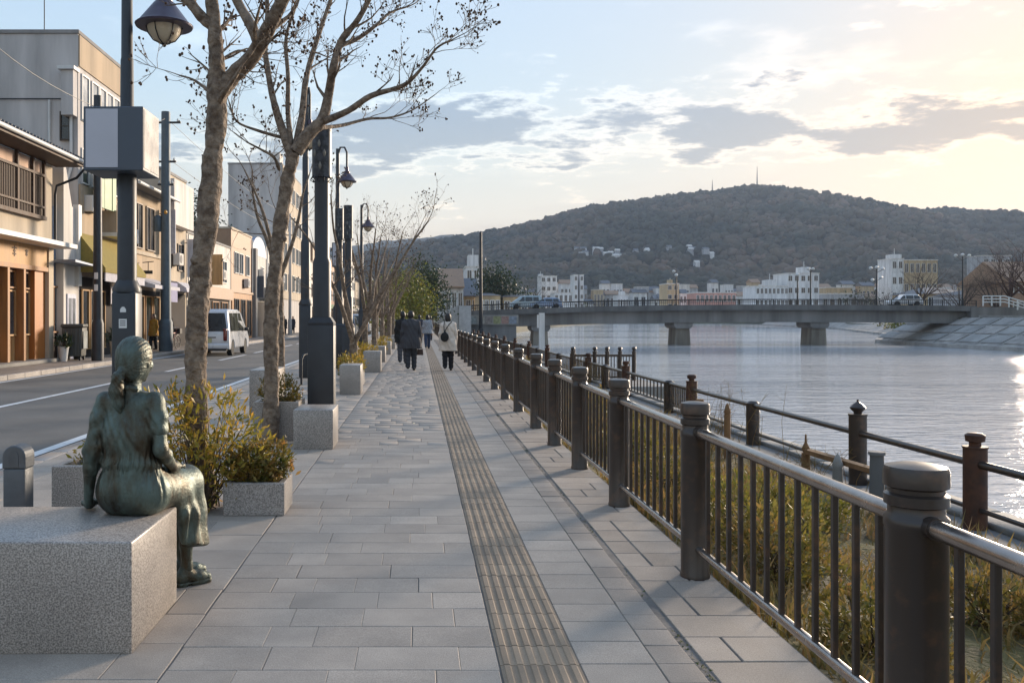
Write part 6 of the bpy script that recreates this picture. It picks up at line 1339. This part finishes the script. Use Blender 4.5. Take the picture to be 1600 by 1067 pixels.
# ------------------------------------------------------------------ the town beyond
cnt = [0]
def fb(label, u0, u1, vt, Y, m, rows=0, cols=0, dep=12, tower=None, name='town_block', z0=.1, group=None, roof=None, side=True):
    'a block of the town Y metres ahead'
    x0 = (u0 - U0) / FPX * Y; x1 = (u1 - U0) / FPX * Y; h = CAMH - (vt - V0) / FPX * Y
    t = thing(name, label, 'building', ((x0 + x1) / 2, Y, z0), group=group); P('wall', MB().box(x0, x1, Y, Y + dep, z0, h), m, t, world=True)
    if roof == 'hip':
        r = min((x1 - x0) * .22, 4); e = .06 * (x1 - x0); b = MB(); rh = (x1 - x0) * .17; b.add([(x0 - e, Y - e, h), (x1 + e, Y - e, h), (x1 + e, Y + dep + e, h), (x0 - e, Y + dep + e, h), (x0 + (x1 - x0) * .3, Y + dep / 2, h + rh), (x1 - (x1 - x0) * .3, Y + dep / 2, h + rh)], [(0, 3, 2, 1), (0, 1, 5, 4), (1, 2, 5), (2, 3, 4, 5), (3, 0, 4)]); P('roof', b.mesh(fix=True), M_tile, t, world=True)
    elif roof == 'gable':
        b = MB(); e = .04 * (x1 - x0); b.prism([(Y - .8, h), (Y + dep / 2, h + dep * .28), (Y + dep + .8, h), (Y + dep + .8, h - .15), (Y - .8, h - .15)], x0 - e, x1 + e, 'x'); P('roof', b.mesh(fix=True), M_tile if cnt[0] % 3 else M_brown, t, world=True)
    else: P('parapet_cap', MB().box(x0 - .15, x1 + .15, Y - .15, Y + dep, h, h + .35), M_whitew, t, world=True)
    for i in range(rows):
        for j in range(cols):
            z = z0 + (h - z0) * (i + .42) / rows; hh = (h - z0) / rows * .42; ww = (x1 - x0) / cols * .55; win(t, '-y', x0 + (x1 - x0) * (j + .5) / cols, z, ww, hh, 2, 1, M_frw, M_gld, Y, ft=.12)
    if tower:
        a, c, vt2 = tower; xa = (a - U0) / FPX * Y; xb = (c - U0) / FPX * Y; h2 = CAMH - (vt2 - V0) / FPX * Y; P('roof_tower', MB().box(xa, xb, Y + 1, Y + 6, h, h2), m, t, world=True); P('roof_mast', MB().tube([((xa + xb) / 2, Y + 3, h2), ((xa + xb) / 2, Y + 3, h2 + (xb - xa) * .7)], .12, 5), M_frw, t, world=True)
    cnt[0] += 1; return t
M_tw = plaster('town_white', '#cfcdcb'); M_twp = plaster('town_pink', '#b98a7c'); M_twb = plaster('town_beige', '#b09a78'); M_twg = plaster('town_grey', '#a3a3a5')
def far_trees():
    pass
fb('low white building with a purple grey roof left of the bridge stair', 686, 724, 448, 150, M_tw, 1, 4, roof='gable'); fb('white tower house with rooftop masts behind the bridge end', 728, 750, 418, 210, M_tw, 3, 2, tower=(732, 748, 398))
fb('wide hipped roof hall with tan walls behind the bridge', 748, 782, 462, 140, M_twb, 1, 4, roof='hip'); fb('dark hipped roof house with orange walls behind the blue cars', 786, 826, 464, 145, M_twb, 1, 3, roof='hip'); fb('tan house with a gable roof near the bridge stair', 716, 747, 462, 160, M_twb, 1, 3, roof='gable')
fb('pale five storey block left in the town', 845, 870, 432, 420, M_tw, 5, 3, tower=(843, 849, 428)); fb('lower white terrace joined to the pale block', 866, 895, 458, 400, M_tw, 2, 4); fb('pair of slim pale towers in the middle of the town', 897, 903, 430, 480, M_tw, 5, 1); fb('second of the slim pale towers', 906, 912, 430, 482, M_tw, 5, 1)
fb('white hall with a domed spire in the town', 965, 982, 462, 520, M_tw, 1, 4, tower=(970, 977, 455)); fb('beige tower block with a small mast', 1042, 1061, 444, 380, M_twb, 4, 2, tower=(1048, 1052, 437)); fb('low white annex beside the beige tower', 1062, 1073, 460, 380, M_tw, 2, 2)
fb('long salmon pink low building', 1087, 1150, 458, 360, M_twp, 2, 9); fb('white four storey hospital-like block, lower wing', 1181, 1232, 448, 300, M_tw, 3, 8, tower=(1201, 1215, 437)); fb('tall white five storey block with a stair tower', 1230, 1280, 428, 302, M_tw, 4, 5, tower=(1255, 1269, 417))
fb('grey long low hall right of the tall white block', 1284, 1350, 460, 330, M_twg, 1, 6); fb('pale orange topped hall behind the grey hall', 1290, 1332, 450, 380, M_twb, 1, 4); fb('blank white tower block above the right bank trees', 1393, 1412, 405, 330, M_tw, 4, 2, tower=(1397, 1411, 397), dep=10); fb('tan wide block joined to the blank white tower', 1412, 1465, 407, 332, M_twb, 3, 6)
fb('hipped roof tan house at the right bridge end', 1448, 1516, 459, 165, M_twb, 1, 5, roof='hip', z0=1.5); fb('dark roofed teahouse behind the ramp railing', 1522, 1570, 460, 150, M_twg, 1, 4, roof='hip', z0=1.5); fb('orange walled house with a large gable at the right edge', 1578, 1660, 440, 135, mat('orange_render', '#967a64', .85, var=.15), 2, 3, roof='gable', z0=1.5)
fb('grey stepped apartment house on the right slope', 1535, 1580, 400, 420, M_twg, 3, 4)
q = random.Random(9)
for k in range(110):
    u = 690 + k * 8.4 + q.uniform(-6, 6); Y = q.uniform(545, 600) if k % 2 else q.uniform(575, 625); w = q.uniform(9, 23); vt = q.uniform(456, 474) if k % 2 else q.uniform(441, 458)
    fb('small %s house with a %s roof in the town below the hill' % (['white', 'grey', 'white', 'beige', 'off white'][k % 5], ('red brown gable' if cnt[0] % 3 == 0 else 'slate gable') if k % 4 else 'flat'), u, u + w, vt, Y, [M_tw, M_twg, M_tw, M_twb, M_whitew][k % 5], 1, q.choice((2, 3)), 9, group='small town houses below the hill', roof='gable' if k % 4 else None, name='town_house')
for k in range(27):
    u = 885 + q.random() * 225 if k < 25 else 1450 + q.random() * 110
    target = q.gauss(397, 5) if k < 25 else q.uniform(398, 425)
    lo, hi = 650., 1480.
    for _ in range(30):
        mid = (lo + hi) / 2; z = float(hillz(np.array((u - U0) / FPX * mid), np.array(mid))); vv = V0 - (z - CAMH) / mid * FPX
        if vv > target: lo = mid
        else: hi = mid
    Y = mid; x = (u - U0) / FPX * Y; t = thing('hillside_house', 'tiny white house set among the trees of the hillside', 'house', (x, Y, z), group='houses on the wooded hillside'); w = q.uniform(3.5, 8); h = z + q.uniform(2.5, 4.0)
    P('wall', MB().box(x - w / 2, x + w / 2, Y - 14, Y - 6, z - 4, h), M_twg if k % 2 else M_tw, t, world=True); b = MB(); b.prism([(Y - 14.5, h), (Y - 10, h + 2.2), (Y - 5.5, h)], x - w / 2 - .4, x + w / 2 + .4, 'x'); P('roof', b.mesh(fix=True), M_whitew if k % 3 else M_tile, t, world=True)
mast = lambda u, lab, hh: (lambda Y, x: (lambda z: [P('lattice', MB().tube([(0, 0, 0), (0, 0, hh)], [1.3, .25], 6), M_greyd, tt) or P('base_hut', MB().box(-6, 6, -4, 4, -4, 6), M_greyd, tt) for tt in [thing('radio_mast', lab, 'mast', (x, Y, z))]])(float(hillz(np.array(x), np.array(Y))) ))(1490., (u - U0) / FPX * 1490.)
mast(1183, 'tall thin radio mast on the summit of the hill', 38); mast(1113, 'short thin mast on the ridge left of the summit', 24)
# trees of the town and the banks
def bare(label, u, Y, vt, seed, z0=.1, group=None, m=None):
    x = (u - U0) / FPX * Y; h = CAMH - (vt - V0) / FPX * Y - z0; qq = random.Random(seed); t = thing('bare_tree', label, 'tree', (x, Y, z0), group=group); b = MB(); pods = []; r = h * .022
    b.tube([(0, 0, 0), (0, 0, h * .3)], [r * 1.3, r], 7); tr = b; c = MB()
    for k in range(11):
        a = 6.28 * k / 11 + qq.uniform(-.3, .3); sp = qq.uniform(.25, .9); branchlet(c, pods, Vector((0, 0, h * qq.uniform(.22, .34))), Vector((math.cos(a) * sp, math.sin(a) * sp, 1)), h * qq.uniform(.45, .68), r * .55, 3, qq, True, .03)
    P('trunk', tr, M_twig, t); P('crown', c.mesh('crown'), m or M_twig, t)
bare('large bare winter tree in front of the blank white tower', 1440, 150, 408, 5, 1.5); bare('bare reddish tree in front of the orange house', 1578, 128, 385, 6, 1.5, m=M_rust); bare('bare tree by the lamp at the right bridge end', 1528, 150, 420, 7, 1.5); bare('bare reddish tree at the right edge of the bank', 1606, 120, 372, 8, 1.5, m=M_rust)
for k, (u, Y, vt) in enumerate(((830, 160, 440), (1400, 170, 450), (1375, 200, 455), (1500, 140, 425), (1555, 138, 415), (1345, 260, 452))): bare('small bare grey tree among the town houses', u, Y, vt, 20 + k, .1, 'bare trees in the town')
for k in range(44):
    u = q.uniform(680, 1600); Y = q.uniform(300, 600); x = (u - U0) / FPX * Y; s = q.uniform(3, 6)
    if 0.02 < (x - 5.5) / max(1, Y) - .1 < .3 and Y < 500: Y = q.uniform(540, 620); x = (u - U0) / FPX * Y
    leafy('round_tree', '%s rounded tree among the far town houses' % ('dark green' if k % 2 else 'olive'), (x, Y, .1), s * 1.6, [(0, 0, s, s * .8, s * .8, s * .7), (s * .4, 0, s * .8, s * .5, s * .5, s * .5)], 420, 1.0, M_leafD if k % 2 else M_leafO, 200 + k, .4, 'rounded trees in the far town')
for k, (u, Y, s) in enumerate(((700, 260, 13), (672, 280, 14), (728, 300, 13), (640, 240, 12), (610, 220, 11), (765, 300, 11), (815, 330, 10))):
    leafy('round_tree', 'tall %s tree of the grove behind the bridge end' % ('olive' if k % 2 else 'dark green'), ((u - U0) / FPX * Y, Y, .1), s, [(0, 0, s * .62, s * .36, s * .36, s * .4), (s * .2, 0, s * .5, s * .28, s * .28, s * .3), (-s * .2, 0, s * .45, s * .28, s * .28, s * .3)], 1300, 1.0, M_leafO if k % 2 else M_leafD, 260 + k, .4, 'grove behind the bridge end')
